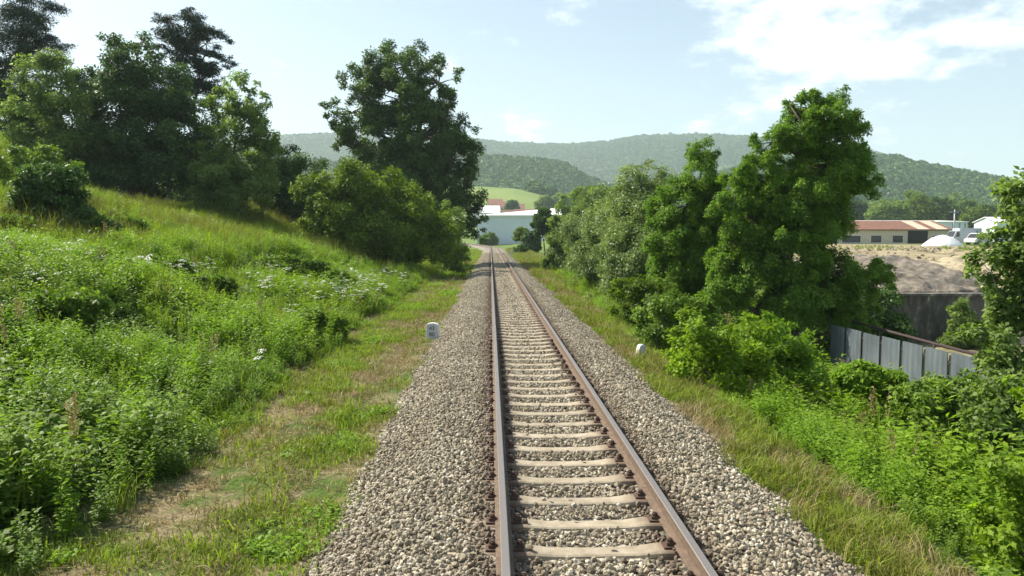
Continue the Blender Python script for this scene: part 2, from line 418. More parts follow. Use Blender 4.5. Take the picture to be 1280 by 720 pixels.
def blades_mesh(name, m, seed, n_, h, rad, wd, lean=.5, seeds=0):
    r = np.random.default_rng(seed); V = []; Q = []; T = []
    for i in range(n_):
        a = r.uniform(0, 6.28); rr = rad * math.sqrt(r.random()); o_ = np.array([math.cos(a)*rr, math.sin(a)*rr, -.02])
        b_ = r.uniform(0, 6.28); d = np.array([math.cos(b_), math.sin(b_), 0]); s = np.array([-d[1], d[0], 0]) * wd * .5 * r.uniform(.7, 1.3)
        hh = h * r.uniform(.45, 1.1); l_ = lean * hh * r.uniform(.1, 1)
        p1 = o_ + d*l_*.3 + np.array([0, 0, hh*.6]); p2 = o_ + d*l_ + np.array([0, 0, hh*(1 - .25*lean)])
        k = len(V); V += [o_ - s, o_ + s, p1 + s*.8, p1 - s*.8, p2 + s*.15, p2 - s*.15]; Q += [(k, k+1, k+2, k+3), (k+3, k+2, k+4, k+5)]
        t = np.clip(r.normal(.5, .25), 0, 1); T += [t, t]
    return mesh_np(name, V, Q, m, T)

# ------------------------------------------------------------------ ballast stones
rng = np.random.default_rng(5)
def stone_mesh(name, seed, m):
    import bmesh
    r = np.random.default_rng(seed); bm = bmesh.new(); bmesh.ops.create_icosphere(bm, subdivisions=1, radius=1)
    sc = r.uniform(.6, 1.15, 3)
    ct = [unit(r.normal(size=3)) for _ in range(5)]
    for v in bm.verts:
        p = np.array(v.co)
        for c in ct:
            d = p @ c
            if d > .55: p = p - c * (d - .55) * .9
        p = p * sc * r.uniform(.9, 1.1); v.co = p
    me = bpy.data.meshes.new(name); bm.to_mesh(me); bm.free(); me.materials.append(m); return me
m, n, b, o = mat('ballast_stone'); P = wpos(n)
oi = n.nodes.new('ShaderNodeObjectInfo')
col = ramp(n, oi.outputs['Random'], [(0, (.11, .09, .06)), (.2, (.23, .195, .135)), (.5, (.36, .31, .22)), (.75, (.45, .39, .28)), (.93, (.58, .52, .40)), (1, (.76, .71, .58))])
dx = n.nodes.new('ShaderNodeSeparateXYZ'); n.links.new(P, dx.inputs[0])
a1 = mth(n, 'ABSOLUTE', mth(n, 'SUBTRACT', mth(n, 'ABSOLUTE', mth(n, 'SUBTRACT', dx.outputs[0], .86)), .75))
rust = n.nodes.new('ShaderNodeMapRange'); n.links.new(a1, rust.inputs[0]); rust.inputs[1].default_value = .11; rust.inputs[2].default_value = .40; rust.inputs[3].default_value = .85; rust.inputs[4].default_value = 0
col = mixc_(n, rust.outputs[0], col, (.115, .075, .05))
col = mixc_(n, .5, col, ramp(n, noise(n, 60, 3, .6, P), [(.35, (.6, .6, .6)), (.65, (1, 1, 1))]), 'MULTIPLY')
col = mixc_(n, ramp(n, noise(n, 1.3, 4, .6, P), [(.42, (0, 0, 0)), (.68, (.6, .6, .6))]), col, (.20, .16, .105))
n.links.new(col, b.inputs['Base Color']); b.inputs['Roughness'].default_value = .85
M['stone'] = m
stones = [stone_mesh('stone', 100 + i, M['stone']) for i in range(6)]
SP = .6                                                     # sleeper spacing
def stone_field(cell, y0, y1, r0, r1, drop=0., lift=.008):
    nx = int(5.3 / cell); ny = int((y1 - y0) / cell)
    I, J = np.meshgrid(np.arange(nx), np.arange(ny)); x = -2.75 + (I + rng.random(I.shape)) * cell; y = y0 + (J + rng.random(I.shape)) * cell
    x, y = x.ravel(), y.ravel()
    e0 = -2.45 + (vn(x*0, y, .8, 31) - .5) * .5 + rng.normal(0, .14, len(x)); e1 = 2.3 + (vn(x*0, y, .8, 32) - .5) * .5 + rng.normal(0, .14, len(x))
    k = (x > e0) & (x < e1) & (rng.random(len(x)) >= drop)
    ph = (y / SP) % 1.0; on = (np.minimum(ph, 1 - ph) * SP < .135) & (np.abs(x) < .93)
    k &= ~(on & (rng.random(len(x)) > .015))
    rail = np.abs(np.abs(x) - .75) < .08; k &= ~rail
    x, y, on = x[k], y[k], on[k]
    r = rng.uniform(r0, r1, len(x)); z = ballast_z(x) + lift + rng.normal(0, .008, len(x)) + on * .065
    return np.stack([x + track_x(y), y, z], 1), r
p1, r1 = stone_field(.042, 2.5, 40, .017, .037)
p1b, r1b = stone_field(.11, 2.5, 40, .022, .036, 0, .028)
p2, r2 = stone_field(.07, 40, 110, .03, .05)
pts = np.concatenate([p1, p1b, p2]); rr = np.concatenate([r1, r1b, r2])
scatter('ballast_stones', stones, pts, rng.uniform(0, 6.28, (len(pts), 3)), rr, rng.integers(0, 6, len(pts)), 'beige and grey crushed stone filling the track bed', 'ballast')
print('stones', len(pts))

# ------------------------------------------------------------------ track: one thing with rails and sleepers
m, n, b, o = mat('rail_steel'); P = wpos(n)
geo = n.nodes.new('ShaderNodeNewGeometry'); sx = n.nodes.new('ShaderNodeSeparateXYZ'); n.links.new(geo.outputs['Normal'], sx.inputs[0])
sz = n.nodes.new('ShaderNodeSeparateXYZ'); n.links.new(P, sz.inputs[0])
top = mth(n, 'MULTIPLY', mth(n, 'GREATER_THAN', sx.outputs[2], .6), mth(n, 'GREATER_THAN', sz.outputs[2], -.02))
rustc = ramp(n, noise(n, 18, 5, .65, P), [(.3, (.085, .055, .04)), (.6, (.15, .105, .07)), (.8, (.22, .16, .11))])
n.links.new(mixc_(n, top, rustc, (.23, .205, .19)), b.inputs['Base Color'])
n.links.new(mth(n, 'MULTIPLY', top, .45), b.inputs['Metallic'])
n.links.new(mth(n, 'SUBTRACT', .85, mth(n, 'MULTIPLY', top, .38)), b.inputs['Roughness'])
M['rail'] = m
m, n, b, o = mat('sleeper_concrete'); P = wpos(n)
oi = n.nodes.new('ShaderNodeObjectInfo')
cc = ramp(n, noise(n, 6, 6, .65, P), [(.3, (.25, .205, .145)), (.5, (.36, .305, .22)), (.7, (.45, .395, .30))])
cc = mixc_(n, .5, cc, ramp(n, oi.outputs['Random'], [(0, (.7, .69, .67)), (1, (1, 1, 1))]), 'MULTIPLY')
dx = n.nodes.new('ShaderNodeSeparateXYZ'); n.links.new(P, dx.inputs[0])
a1 = mth(n, 'ABSOLUTE', mth(n, 'SUBTRACT', mth(n, 'ABSOLUTE', mth(n, 'SUBTRACT', dx.outputs[0], .86)), .75))
rs = n.nodes.new('ShaderNodeMapRange'); n.links.new(mth(n, 'ADD', a1, mth(n, 'MULTIPLY', noise(n, 9, 3, .5, P), .12)), rs.inputs[0]); rs.inputs[1].default_value = .17; rs.inputs[2].default_value = .34; rs.inputs[3].default_value = .85; rs.inputs[4].default_value = 0
n.links.new(mixc_(n, rs.outputs[0], cc, (.12, .075, .05)), b.inputs['Base Color']); b.inputs['Roughness'].default_value = .85
bump(n, b, noise(n, 40, 4, .6, P), .5, .006)
M['sleeper'] = m
M['clip'] = plain('clip_iron', (.10, .062, .045), .8, .1, .3, 40)

trk = empty('railway_track', (.86, 0, -.36), 'single railway track of two worn steel rails on beige concrete sleepers', 'railway track')
PROF = [(-.0725,-.160),(.0725,-.160),(.0725,-.148),(.012,-.130),(.008,-.045),(.033,-.034),(.034,-.006),(.028,0.),(-.028,0.),(-.034,-.006),(-.033,-.034),(-.008,-.045),(-.012,-.130),(-.0725,-.148)]
for s in (-1, 1):
    yy = np.concatenate([[-6], np.arange(0, 130, 5), np.arange(130, 262, 4)]); mb = MB(); V = []; n_ = len(PROF)
    for y in yy:
        for (u, z) in PROF: V.append((float(track_x(y)) - .86 + s*.75 + u, float(y), z + .36))
    Fc = [(i*n_ + j, (i+1)*n_ + j, (i+1)*n_ + (j+1) % n_, i*n_ + (j+1) % n_) for i in range(len(yy)-1) for j in range(n_)]
    Fc += [tuple(range(n_)), tuple((len(yy)-1)*n_ + j for j in range(n_))[::-1]]
    mb.add(V, Fc); mb.build('rail', M['rail'], trk)
def sleeper_mb():             # a B-shaped concrete sleeper: deep rail seats, waisted middle
    xsn = [-1.30, -1.22, -.95, -.55, -.35, 0, .35, .55, .95, 1.22, 1.30]
    zt = [.165, .182, .182, .182, .160, .155, .160, .182, .182, .182, .165]
    hw = [.12, .145, .15, .145, .125, .118, .125, .145, .15, .145, .12]
    mb = MB(); V = []; k = 6
    for x, z, h in zip(xsn, zt, hw):
        V += [(x, -h, 0), (x, -h*.82, z - .02), (x, -h*.68, z), (x, h*.68, z), (x, h*.82, z - .02), (x, h, 0)]
    Fc = [(i*k + j, (i+1)*k + j, (i+1)*k + (j+1) % k, i*k + (j+1) % k) for i in range(len(xsn)-1) for j in range(k)]
    Fc = [f[::-1] for f in Fc] + [tuple(range(k)), tuple((len(xsn)-1)*k + j for j in range(k))[::-1]]
    return mb.add(V, Fc)
sm = sleeper_mb().build('sleeper', M['sleeper'], trk, smooth=False); sm.modifiers.new('bevel', 'BEVEL').width = .012
sm.location = (0, SP * 5, 0)
def clip_mb(sx_):
    mb = MB(); x = sx_
    mb.box(x - .045, x + .045, -.055, .055, .182, .200)
    mb.box(x - .02, x + .05, -.03, .03, .200, .228); mb.tube([(x + .012, 0, .2), (x + .012, 0, .262)], .017, 6); mb.tube([(x + .012, 0, .236), (x + .012, 0, .252)], .028, 6)
    return mb
clips = []
for x in (-.75 - .115, -.75 + .115, .75 - .115, .75 + .115):
    c = clip_mb(x).build('rail_clip', M['clip'], sm); clips.append(c)
for i in range(1, 100):
    c = sm.copy(); C.objects.link(c); c.parent = trk; y = SP * (5 + i); c.location = (random.uniform(-.012, .012), y + random.uniform(-.012, .012), random.uniform(-.004, .003)); c.rotation_euler = (0, 0, random.uniform(-.008, .008))
    if i < 26:
        for q in clips:
            d = q.copy(); C.objects.link(d); d.parent = c
bigs = MB(); base_mb = sleeper_mb()
for i in range(100, 330):
    y = SP * (5 + i); x = float(track_x(y)) - .86
    bigs.add([(v[0] + x, v[1] + y, v[2]) for v in base_mb.V], base_mb.Fc)
bo = bigs.build('sleepers', M['sleeper'], trk); bo['kind'] = 'stuff'

# ------------------------------------------------------------------ trees
def tree(name, label, cat, base, lobes, mt, nclump=90, nleaf=160, leaf=.16, tr=.25, aspect=.55, group=None, seed=0,
         flat=.85, cl=.30, droop=0., inner=.5, skirt=None, grow=1.12, trunk_top=.8, mult=1.0, parts=('trunk', 'crown'), bark=None):
    r = np.random.default_rng(seed + 7); base = np.array(base, float)
    e = empty(name, base.tolist(), label, cat, 0, group)
    L = [(np.array(c, float) - base, np.array(q, float) * grow) for c, q in lobes]
    if skirt is None: skirt = cat == 'bush'
    if skirt:                                       # foliage down to the ground
        for c, q in list(L):
            if c[2] - q[2] > .25 and c[2] < q[2] * 4.5:
                h_ = c[2] - q[2] * .4; L.append((np.array([c[0] * 1.05, c[1], h_ * .5]), np.array([q[0], q[1], h_ * .5 + .1])))
    nclump = int(nclump * 1.5); leaf *= 1.35; nleaf *= .72; cl *= .82
    vol = np.array([np.prod(q)**(2/3) for c, q in L]); vol /= vol.sum()
    top = max(c[2] + q[2] for c, q in L)
    mb = MB()
    cen = sum(c * v for (c, q), v in zip(L, vol))
    hT = top * trunk_top; tp = []
    for k in range(7):
        t = k / 6; p = np.array([cen[0] * t**1.3, cen[1] * t**1.3, hT * t]) + np.array([r.normal(), r.normal(), 0]) * .035 * top * t * (1 - t * .3)
        tp.append(p)
    tp[0][2] = -.35
    mb.tube(tp, [tr * (1.25 if k == 0 else 1) * (1 - .85 * k / 6) for k in range(7)], 8)
    tpa = np.array(tp)
    Pc = []; Rc = []; Oc = []
    n_each = np.maximum(2, (vol * nclump).astype(int))
    for (c, q), nn in zip(L, n_each):
        k0 = int(np.clip(np.searchsorted(tpa[:, 2], c[2] - .45 * np.linalg.norm(c[:2] - cen[:2]) - q[2] * .5), 1, 6)); s0 = tpa[k0 - 1] * .5 + tpa[k0] * .5
        mid = (s0 + c) / 2 + np.array([r.normal(), r.normal(), .4]) * .06 * top * .5
        mb.tube([s0, mid, c], [tr*.42, tr*.28, tr*.12], 6)
        for i in range(nn):
            d = unit(r.normal(size=3)); u = inner + (1 - inner) * r.random()**.6; p = c + d * q * u
            if p[2] < .15: p[2] = .15 + r.random() * .3
            Pc.append(p); Rc.append(float(np.mean(q)) * cl * r.uniform(.65, 1.35)); Oc.append(d)
            if i % 5 == 0 and d[2] > -.3:              # a shoot that breaks the outline
                p2 = c + d * q * r.uniform(1.02, 1.22); p2[2] = max(p2[2], .3); Pc.append(p2); Rc.append(float(np.mean(q)) * cl * r.uniform(.3, .6)); Oc.append(d); mb.tube([p, p2], [tr*.04, tr*.02], 4)
            if i % 2 == 0:
                mb.tube([c + (p - c) * .05, (c + p) / 2 + np.array([0, 0, .05 * q[2]]), p], [tr*.12, tr*.07, tr*.025], 4)
    mb.build(parts[0], bark or M['bark'], e, smooth=True)
    Pc, Rc, Oc = np.array(Pc), np.array(Rc), np.array(Oc)
    wt = Rc**1.6; wt /= wt.sum(); total = int(len(Pc) * nleaf)
    ci = r.choice(len(Pc), total, p=wt)
    off = r.normal(size=(total, 3)); ln = np.linalg.norm(off, axis=1, keepdims=True); off = off / ln * np.minimum(ln, 2.2) * .62
    off[:, 2] *= flat
    P_ = Pc[ci] + off * Rc[ci][:, None]; P_[:, 2] -= droop * (off[:, 0]**2 + off[:, 1]**2) * Rc[ci]
    P_[:, 2] = np.maximum(P_[:, 2], .03)
    Nn = unit(Oc[ci] * .45 + r.normal(size=(total, 3)) * .5 + np.array([0, 0, .55]))
    A = r.normal(size=(total, 3)) + np.array([0, 0, -droop]) + off * .6
    Ls = leaf * r.uniform(.6, 1.35, total)
    V, Q = leaf_quads(P_, Nn, A, Ls, Ls * aspect)
    T = np.clip(.5 + r.normal(size=total) * .2 + (r.random(len(Pc))[ci] - .5) * .55, 0, 1)
    link(parts[1], mesh_np(parts[1], V, Q, mt, T), e)
    return e
def lobe(px, py, Y, r, ry=None, dy=0., depth=None):
    """a mass of foliage seen at (px, py), r and ry pixels in radius, at distance Y + dy"""
    y = Y + dy; p = at(px, py, y); a = r / F * y; b_ = (ry or r) / F * y
    return (p, (a, depth or a, b_))
def base_at(px, Y):
    x = ray(px, 300)[0] * Y; return (x, Y, gz(x, Y))

# --- left of the line
Y = 58
tree('conifer_tree', 'tall dark conifer at the far left, rising out of the picture above the bank', 'tree', base_at(28, Y),
     [lobe(30, -5, Y, 32, 40), lobe(15, 40, Y, 40, 22), lobe(45, 62, Y, 34, 18), lobe(20, 90, Y, 44, 22), lobe(38, 128, Y, 38, 20), lobe(0, 130, Y, 36, 24)],
     M['pine'], 130, 420, .17, .3, .22, seed=1, flat=.35, droop=.3)
Y = 50
tree('broadleaf_tree', 'light green bushy tree below the tall dark conifer on the left bank', 'tree', base_at(60, Y),
     [lobe(75, 110, Y, 40, 32), lobe(38, 135, Y, 32, 26), lobe(95, 150, Y, 42, 28), lobe(20, 165, Y, 30, 26), lobe(68, 185, Y, 48, 24), lobe(120, 190, Y, 34, 26, 2)],
     M['pale'], 110, 340, .14, .2, seed=2, cl=.25)
Y = 52
tree('broadleaf_tree', 'large dense dark green tree with bare lower trunk on the left bank', 'tree', base_at(166, Y),
     [lobe(165, 75, Y, 34, 34), lobe(195, 110, Y, 44, 36), lobe(150, 125, Y, 42, 36), lobe(215, 155, Y, 46, 34), lobe(155, 175, Y, 48, 34), lobe(220, 200, Y, 46, 30), lobe(135, 210, Y, 40, 22), lobe(190, 215, Y, 46, 22), lobe(180, 52, Y, 20, 16)],
     M['dark'], 170, 400, .15, .3, seed=3, cl=.23, inner=.55)
Y = 62
tree('pine_tree', 'dark open-crowned pine standing behind the dense dark tree', 'tree', base_at(246, Y),
     [lobe(230, 35, Y, 30, 18), lobe(258, 55, Y, 24, 16), lobe(220, 62, Y, 26, 16), lobe(268, 82, Y, 20, 12), lobe(240, 90, Y, 28, 14), lobe(262, 104, Y, 24, 9), lobe(235, 120, Y, 30, 18)],
     M['pine'], 95, 330, .17, .28, .25, seed=4, flat=.4, cl=.3)
Y = 50
tree('birch_tree', 'loose light green tree with thin trunk at the right end of the left bank wood', 'tree', base_at(296, Y),
     [lobe(300, 112, Y, 22, 18), lobe(278, 130, Y, 22, 18), lobe(322, 135, Y, 20, 18), lobe(298, 155, Y, 34, 22), lobe(330, 168, Y, 18, 16), lobe(272, 180, Y, 26, 24), lobe(308, 195, Y, 32, 24), lobe(285, 220, Y, 32, 18)],
     M['pale'], 130, 230, .14, .14, seed=5, cl=.24, skirt=True)
Y = 56
tree('broadleaf_tree', 'small dark round tree at the edge of the left bank wood', 'tree', base_at(350, Y),
     [lobe(348, 200, Y, 24, 18), lobe(330, 215, Y, 26, 20), lobe(365, 222, Y, 22, 18), lobe(348, 232, Y, 28, 14)], M['dark'], 70, 330, .14, .14, seed=6, skirt=True)
Y = 64
for j, (px, py, r_, lb) in enumerate([(110, 215, 44, 'shaded dark tree filling the gap left of the bare trunk'), (255, 225, 40, 'shaded dark tree between the pine and the light green tree'), (30, 195, 34, 'shaded tree low on the skyline at the far left'), (180, 225, 36, 'dark undergrowth tree directly behind the bare trunk'), (325, 228, 34, 'shaded tree behind the light green tree at the right end of the wood'), (385, 240, 30, 'shaded tree in the gap between the left bank wood and the big yellow-green bush')]):
    tree('broadleaf_tree', lb, 'tree', base_at(px, Y + j), [lobe(px, py - 14, Y + j, r_, 26), lobe(px - 18, py + 6, Y + j, r_ * .8, 22), lobe(px + 20, py + 8, Y + j, r_ * .8, 22)], M['dark'], 70, 330, .17, .16, skirt=True, seed=60 + j)
Y = 70
tree('oak_tree', 'very large dark oak standing just left of the track in the centre', 'tree', base_at(512, Y),
     [lobe(508, 82, Y, 42, 28), lobe(458, 100, Y, 30, 24), lobe(548, 105, Y, 28, 24), lobe(500, 125, Y, 48, 32), lobe(440, 140, Y, 28, 20), lobe(558, 145, Y, 26, 26), lobe(470, 165, Y, 44, 26), lobe(525, 170, Y, 52, 34), lobe(425, 172, Y, 18, 12), lobe(565, 200, Y, 34, 34), lobe(500, 215, Y, 54, 32), lobe(578, 240, Y, 28, 34), lobe(540, 255, Y, 46, 36), lobe(583, 278, Y, 22, 28), lobe(590, 290, Y, 16, 18), lobe(480, 250, Y, 40, 30)],
     M['oak'], 330, 380, .17, .55, seed=7, cl=.19, inner=.5)
Y = 52
tree('hazel_bush', 'big yellow-green bush in front of the large oak', 'bush', base_at(460, Y),
     [lobe(420, 228, Y, 32, 26), lobe(455, 230, Y, 36, 26), lobe(395, 255, Y, 26, 26), lobe(440, 265, Y, 44, 30), lobe(500, 255, Y, 40, 28), lobe(535, 275, Y, 30, 26), lobe(480, 288, Y, 50, 26), lobe(420, 285, Y, 36, 22), lobe(545, 297, Y, 26, 16)],
     M['hazel'], 260, 330, .15, .16, seed=8, cl=.26, inner=.4)
Y = 56
tree('shrub', 'slender grey-green shrub at the right end of the big bush', 'bush', base_at(562, Y),
     [lobe(562, 272, Y, 15, 16), lobe(560, 292, Y, 20, 14), lobe(575, 302, Y, 14, 10)], M['pale'], 40, 200, .12, .06, seed=9)
Y = 27
tree('leaning_bush', 'dark leaning ivy-like bush on the left slope near the edge of the view', 'bush', base_at(85, Y),
     [lobe(62, 222, Y, 30, 17), lobe(78, 245, Y, 26, 24), lobe(50, 240, Y, 22, 22), lobe(95, 272, Y, 18, 20), lobe(70, 275, Y, 26, 22), lobe(135, 290, Y, 18, 14), lobe(88, 292, Y, 24, 14)],
     M['dark'], 110, 330, .10, .10, seed=10)
Y = 33
tree('shrub', 'low pale round shrub on top of the left knoll', 'bush', base_at(35, Y), [lobe(30, 200, Y, 30, 12), lobe(62, 202, Y, 26, 12), lobe(8, 204, Y, 20, 10)], M['weed2'], 50, 220, .10, .05, seed=11)
for j, (px, py, Yb, r_, lb) in enumerate([(120, 330, 20, 30, 'dark green bramble clump below the leaning bush'), (345, 335, 30, 26, 'low dark bramble clump in the middle of the bright left meadow'), (305, 318, 36, 20, 'small bramble clump in the upper left meadow'), (8, 300, 24, 22, 'dark bramble clump at the left edge of the view'),
    (392, 328, 33, 13, 'dark bramble clump at the upper end of the old terrace edge'), (424, 346, 30, 13, 'dark bramble clump at the lower end of the old terrace edge'), (205, 345, 23, 22, 'green bramble clump halfway up the weedy left bank'), (150, 298, 31, 20, 'bramble clump just right of the leaning bush'), (262, 372, 22, 20, 'dark bramble clump among the white flowers'), (400, 398, 20, 20, 'dark bramble clump low on the bank left of the numbered stone'), (70, 390, 15, 36, 'large dark bramble clump low at the left edge')]):
    tree('bramble_bush', lb, 'bush', base_at(px, Yb), [lobe(px, py, Yb, r_, r_ * .45), lobe(px - r_ * .7, py + r_ * .3, Yb, r_ * .7, r_ * .4), lobe(px + r_ * .8, py + r_ * .35, Yb, r_ * .7, r_ * .4)], M['weed2'], 40, 200, .09, .04, seed=20 + j)

# --- right of the line

Y = 27
tree('locust_tree', 'tall bright green locust tree with feathery crown right of the track', 'tree', base_at(1000, Y),
     [lobe(1035, 142, Y, 36, 26), lobe(1000, 165, Y, 34, 28), lobe(965, 178, Y, 24, 20), lobe(1060, 172, Y, 30, 24), lobe(1035, 205, Y, 48, 30), lobe(955, 220, Y, 38, 28), lobe(1000, 250, Y, 50, 34), lobe(1062, 230, Y, 32, 18), lobe(940, 270, Y, 36, 30), lobe(1022, 285, Y, 40, 28), lobe(975, 310, Y, 50, 34), lobe(925, 330, Y, 34, 30), lobe(1040, 338, Y, 46, 24), lobe(1000, 370, Y, 52, 32), lobe(1085, 350, Y, 26, 22), lobe(945, 385, Y, 36, 26), lobe(1050, 392, Y, 36, 24), lobe(915, 300, Y, 30, 26), lobe(925, 215, Y, 26, 20), lobe(918, 255, Y, 30, 24), lobe(1072, 150, Y, 16, 14), lobe(1010, 135, Y, 26, 16), lobe(905, 365, Y, 30, 26), lobe(1085, 195, Y, 14, 9), lobe(985, 128, Y, 16, 10), lobe(1098, 330, Y, 16, 10)],
     M['locust'], 430, 560, .085, .2, .42, seed=30, cl=.23, droop=.6, inner=.35, grow=1.1)
Y = 31
tree('locust_tree', 'smaller bright green locust tree between the tall one and the grey-green willows', 'tree', base_at(868, Y),
     [lobe(878, 195, Y, 20, 20), lobe(870, 225, Y, 30, 24), lobe(850, 258, Y, 34, 26), lobe(890, 265, Y, 30, 28), lobe(842, 295, Y, 34, 26), lobe(880, 310, Y, 40, 28), lobe(850, 340, Y, 38, 24), lobe(895, 350, Y, 36, 24), lobe(860, 372, Y, 36, 18)],
     M['locust'], 230, 520, .085, .13, .42, seed=31, cl=.25, droop=.5, inner=.35)
Wl = [(802, 232, 38, 30, 34, 'tallest grey-green willow, next to the smaller locust tree'), (782, 262, 44, 34, 30, 'grey-green willow second from the locust tree'), (745, 268, 52, 30, 26, 'silvery willow in the middle of the willow row'), (725, 292, 58, 26, 24, 'low silvery willow near the far end of the row'), (800, 300, 36, 34, 34, 'bushy willow low in front of the tallest one'), (760, 312, 44, 30, 26, 'low pale willow bush beside the grass verge')]
for j, (px, py, Yw, r_, ry, lb) in enumerate(Wl):
    tree('willow_tree', lb, 'tree', base_at(px, Yw), [lobe(px, py, Yw, r_ * .8, ry * .8), lobe(px - r_ * .5, py + ry * .6, Yw, r_ * .8, ry * .8), lobe(px + r_ * .5, py + ry * .5, Yw, r_ * .8, ry * .8), lobe(px, py + ry * 1.1, Yw, r_, ry * .9), lobe(px + r_ * .1, py - ry * .7, Yw, r_ * .35, ry * .5)],
         M['willow'], 170, 260, .12, .12, .38, skirt=True, group='willows in a row right of the track', grow=1.35, seed=40 + j, cl=.26, inner=.35)
Y = 58
tree('shrub', 'dark round bush at the far end of the willow row', 'bush', base_at(706, Y), [lobe(706, 285, Y, 16, 16), lobe(700, 302, Y, 18, 14), lobe(712, 318, Y, 14, 14)], M['pale'], 60, 260, .13, .08, seed=50)
for j, (px, Yb, mk, lf, lb, lbs) in enumerate([
    (905, 15.5, 'weed', .075, 'bright green leafy bush nearest the tilted white marker', [(885, 412, 34, 22), (925, 420, 38, 24), (862, 432, 28, 16), (905, 445, 46, 20)]),
    (968, 17.5, 'weed3', .07, 'yellow-green bush at the foot of the tall locust', [(955, 412, 30, 20), (985, 428, 34, 20), (945, 440, 34, 18)]),
    (840, 21, 'weed2', .08, 'low dark green bush under the smaller locust tree', [(835, 385, 34, 18), (865, 392, 30, 16), (812, 396, 22, 12)]),
    (800, 27, 'hazel', .085, 'small yellow-green bush at the edge of the verge before the willows', [(795, 362, 26, 14), (822, 368, 24, 14), (772, 360, 16, 9)]),
    (1085, 15.5, 'weed3', .06, 'yellow-green seedling bush in front of the sheet fence', [(1075, 470, 24, 14), (1100, 478, 26, 14)]),
    (1165, 13.5, 'weed2', .07, 'dull green bush hiding the near foot of the sheet fence', [(1160, 500, 34, 22), (1195, 490, 34, 26), (1140, 520, 30, 18)])]):
    tree('shrub', lb, 'bush', base_at(px, Yb), [lobe(a_, b_, Yb, c_, d_, (i_ - 1) * .5) for i_, (a_, b_, c_, d_) in enumerate(lbs)], M[mk], 60, 230, lf, .035, seed=150 + j, flat=.8, cl=.3, inner=.4)
Y = 7.2
tree('shrub', 'big olive green bush in the bottom right corner of the view', 'bush', base_at(1300, Y), [lobe(1272, 590, Y, 50, 46), lobe(1300, 580, Y, 60, 50), lobe(1340, 490, Y, 70, 70), lobe(1275, 670, Y, 60, 40), lobe(1330, 650, Y, 80, 60)], M['weed'], 70, 190, .055, .04, seed=160, inner=.35, cl=.24, grow=.9)
Y = 11.5
tree('shrub', 'tall sparse shrub at the right edge of the view', 'bush', base_at(1262, Y), [lobe(1272, 300, Y, 26, 46), lobe(1290, 250, Y, 36, 36), lobe(1276, 380, Y, 38, 46), lobe(1290, 330, Y, 36, 60), lobe(1272, 470, Y, 50, 40), lobe(1290, 560, Y, 66, 50), lobe(1240, 520, Y, 40, 30), lobe(1238, 340, Y, 24, 40), lobe(1245, 430, Y, 30, 36)], M['pale'], 170, 190, .075, .05, seed=52, inner=.3, grow=1.05)
Y = 30
tree('shade_bush', 'added dark bush standing in for the shade between the sheet fence and the retaining wall', 'bush', base_at(1080, Y), [lobe(1065, 385, Y, 30, 26), lobe(1090, 405, Y, 34, 24), lobe(1050, 420, Y, 36, 24), lobe(1105, 372, Y, 22, 14)], M['dark'], 80, 260, .10, .08, seed=55)  # added bush, its dark leaves stand in for the locust's shade
tree('shrub', 'pale straggly bush by the right end of the retaining wall', 'bush', base_at(1205, 33), [lobe(1200, 395, 33, 12, 20), lobe(1215, 420, 33, 16, 22), lobe(1190, 430, 33, 14, 12)], M['pale'], 50, 150, .09, .04, seed=56)
# yard side and beyond
FT = [(680, 278, 95, 14, 16, 'dark', 'dark slender tree at the far end of the track, right of the white hall'), (716, 262, 130, 24, 22, 'pale', 'pale green round tree behind the willow row, left one'), (752, 252, 120, 24, 18, 'pale', 'pale green round tree behind the willow row, right one'), (735, 245, 170, 22, 12, 'hazel', 'wide low tree behind the two pale round trees'),
      (653, 293, 150, 12, 7, 'hazel', 'rounded bush in front of the white hall, nearer the track'), (611, 297, 228, 11, 5, 'pale', 'small pale bush between the oak and the end of the track'), (664, 296, 135, 11, 7, 'dark', 'dark low bush below the right end of the white hall'),
      (675, 268, 300, 8, 8, 'dark', 'dark tree beside the corner of the white hall'), (700, 250, 420, 12, 6, 'pale', 'pale tree at the right end of the green field'), (640, 258, 400, 9, 6, 'dark', 'dark tree among the red roofs'), (682, 254, 400, 14, 8, 'pale', 'rounded tree right of the red roofs')]
for j, (px, py, Yt, r_, ry, mk, lb) in enumerate(FT):
    tree('broadleaf_tree', lb, 'tree', base_at(px, Yt), [lobe(px, py - ry * .3, Yt, r_ * .8, ry * .8), lobe(px - r_ * .45, py + ry * .2, Yt, r_ * .6, ry * .7), lobe(px + r_ * .45, py + ry * .2, Yt, r_ * .6, ry * .7), lobe(px, py + ry * .6, Yt, r_ * .9, ry * .6)], M[mk], 60, 150, .0022 * Yt + .05, .12, skirt=True, grow=.85, seed=70 + j)
YT = [(1110, 262, 'pale'), (1140, 256, 'hazel'), (1172, 262, 'dark'), (1198, 258, 'pale'), (1222, 272, 'hazel'), (1150, 268, 'hazel'), (1060, 258, 'dark'), (1085, 266, 'pale'), (1250, 268, 'dark'), (1018, 260, 'pale'), (1275, 262, 'hazel')]
place = ['at the left of the row behind the long pale hall', 'left of the middle behind the long pale hall', 'with a dark crown at the right part of the hall roof', 'above the right end of the long pale hall', 'between the long pale hall and the small white building', 'low in front of the tree row behind the hall', 'with a dark crown beside the locust tree', 'just right of the locust crown behind the hall', 'with a dark crown behind the small white building', 'seen through the locust crown', 'at the right edge behind the small white building']
for j, (px, py, mk) in enumerate(YT):
    Yt = 235 + 9 * (j % 4)
    tree('broadleaf_tree', 'round hazy tree ' + place[j], 'tree', base_at(px, Yt), [lobe(px, py, Yt, 16, 13), lobe(px - 11, py + 9, Yt, 14, 11), lobe(px + 12, py + 8, Yt, 14, 12), lobe(px, py + 18, Yt, 20, 11)], M[mk], 70, 120, .6, .3, group='trees in a row behind the yard', seed=90 + j)
Y = 105
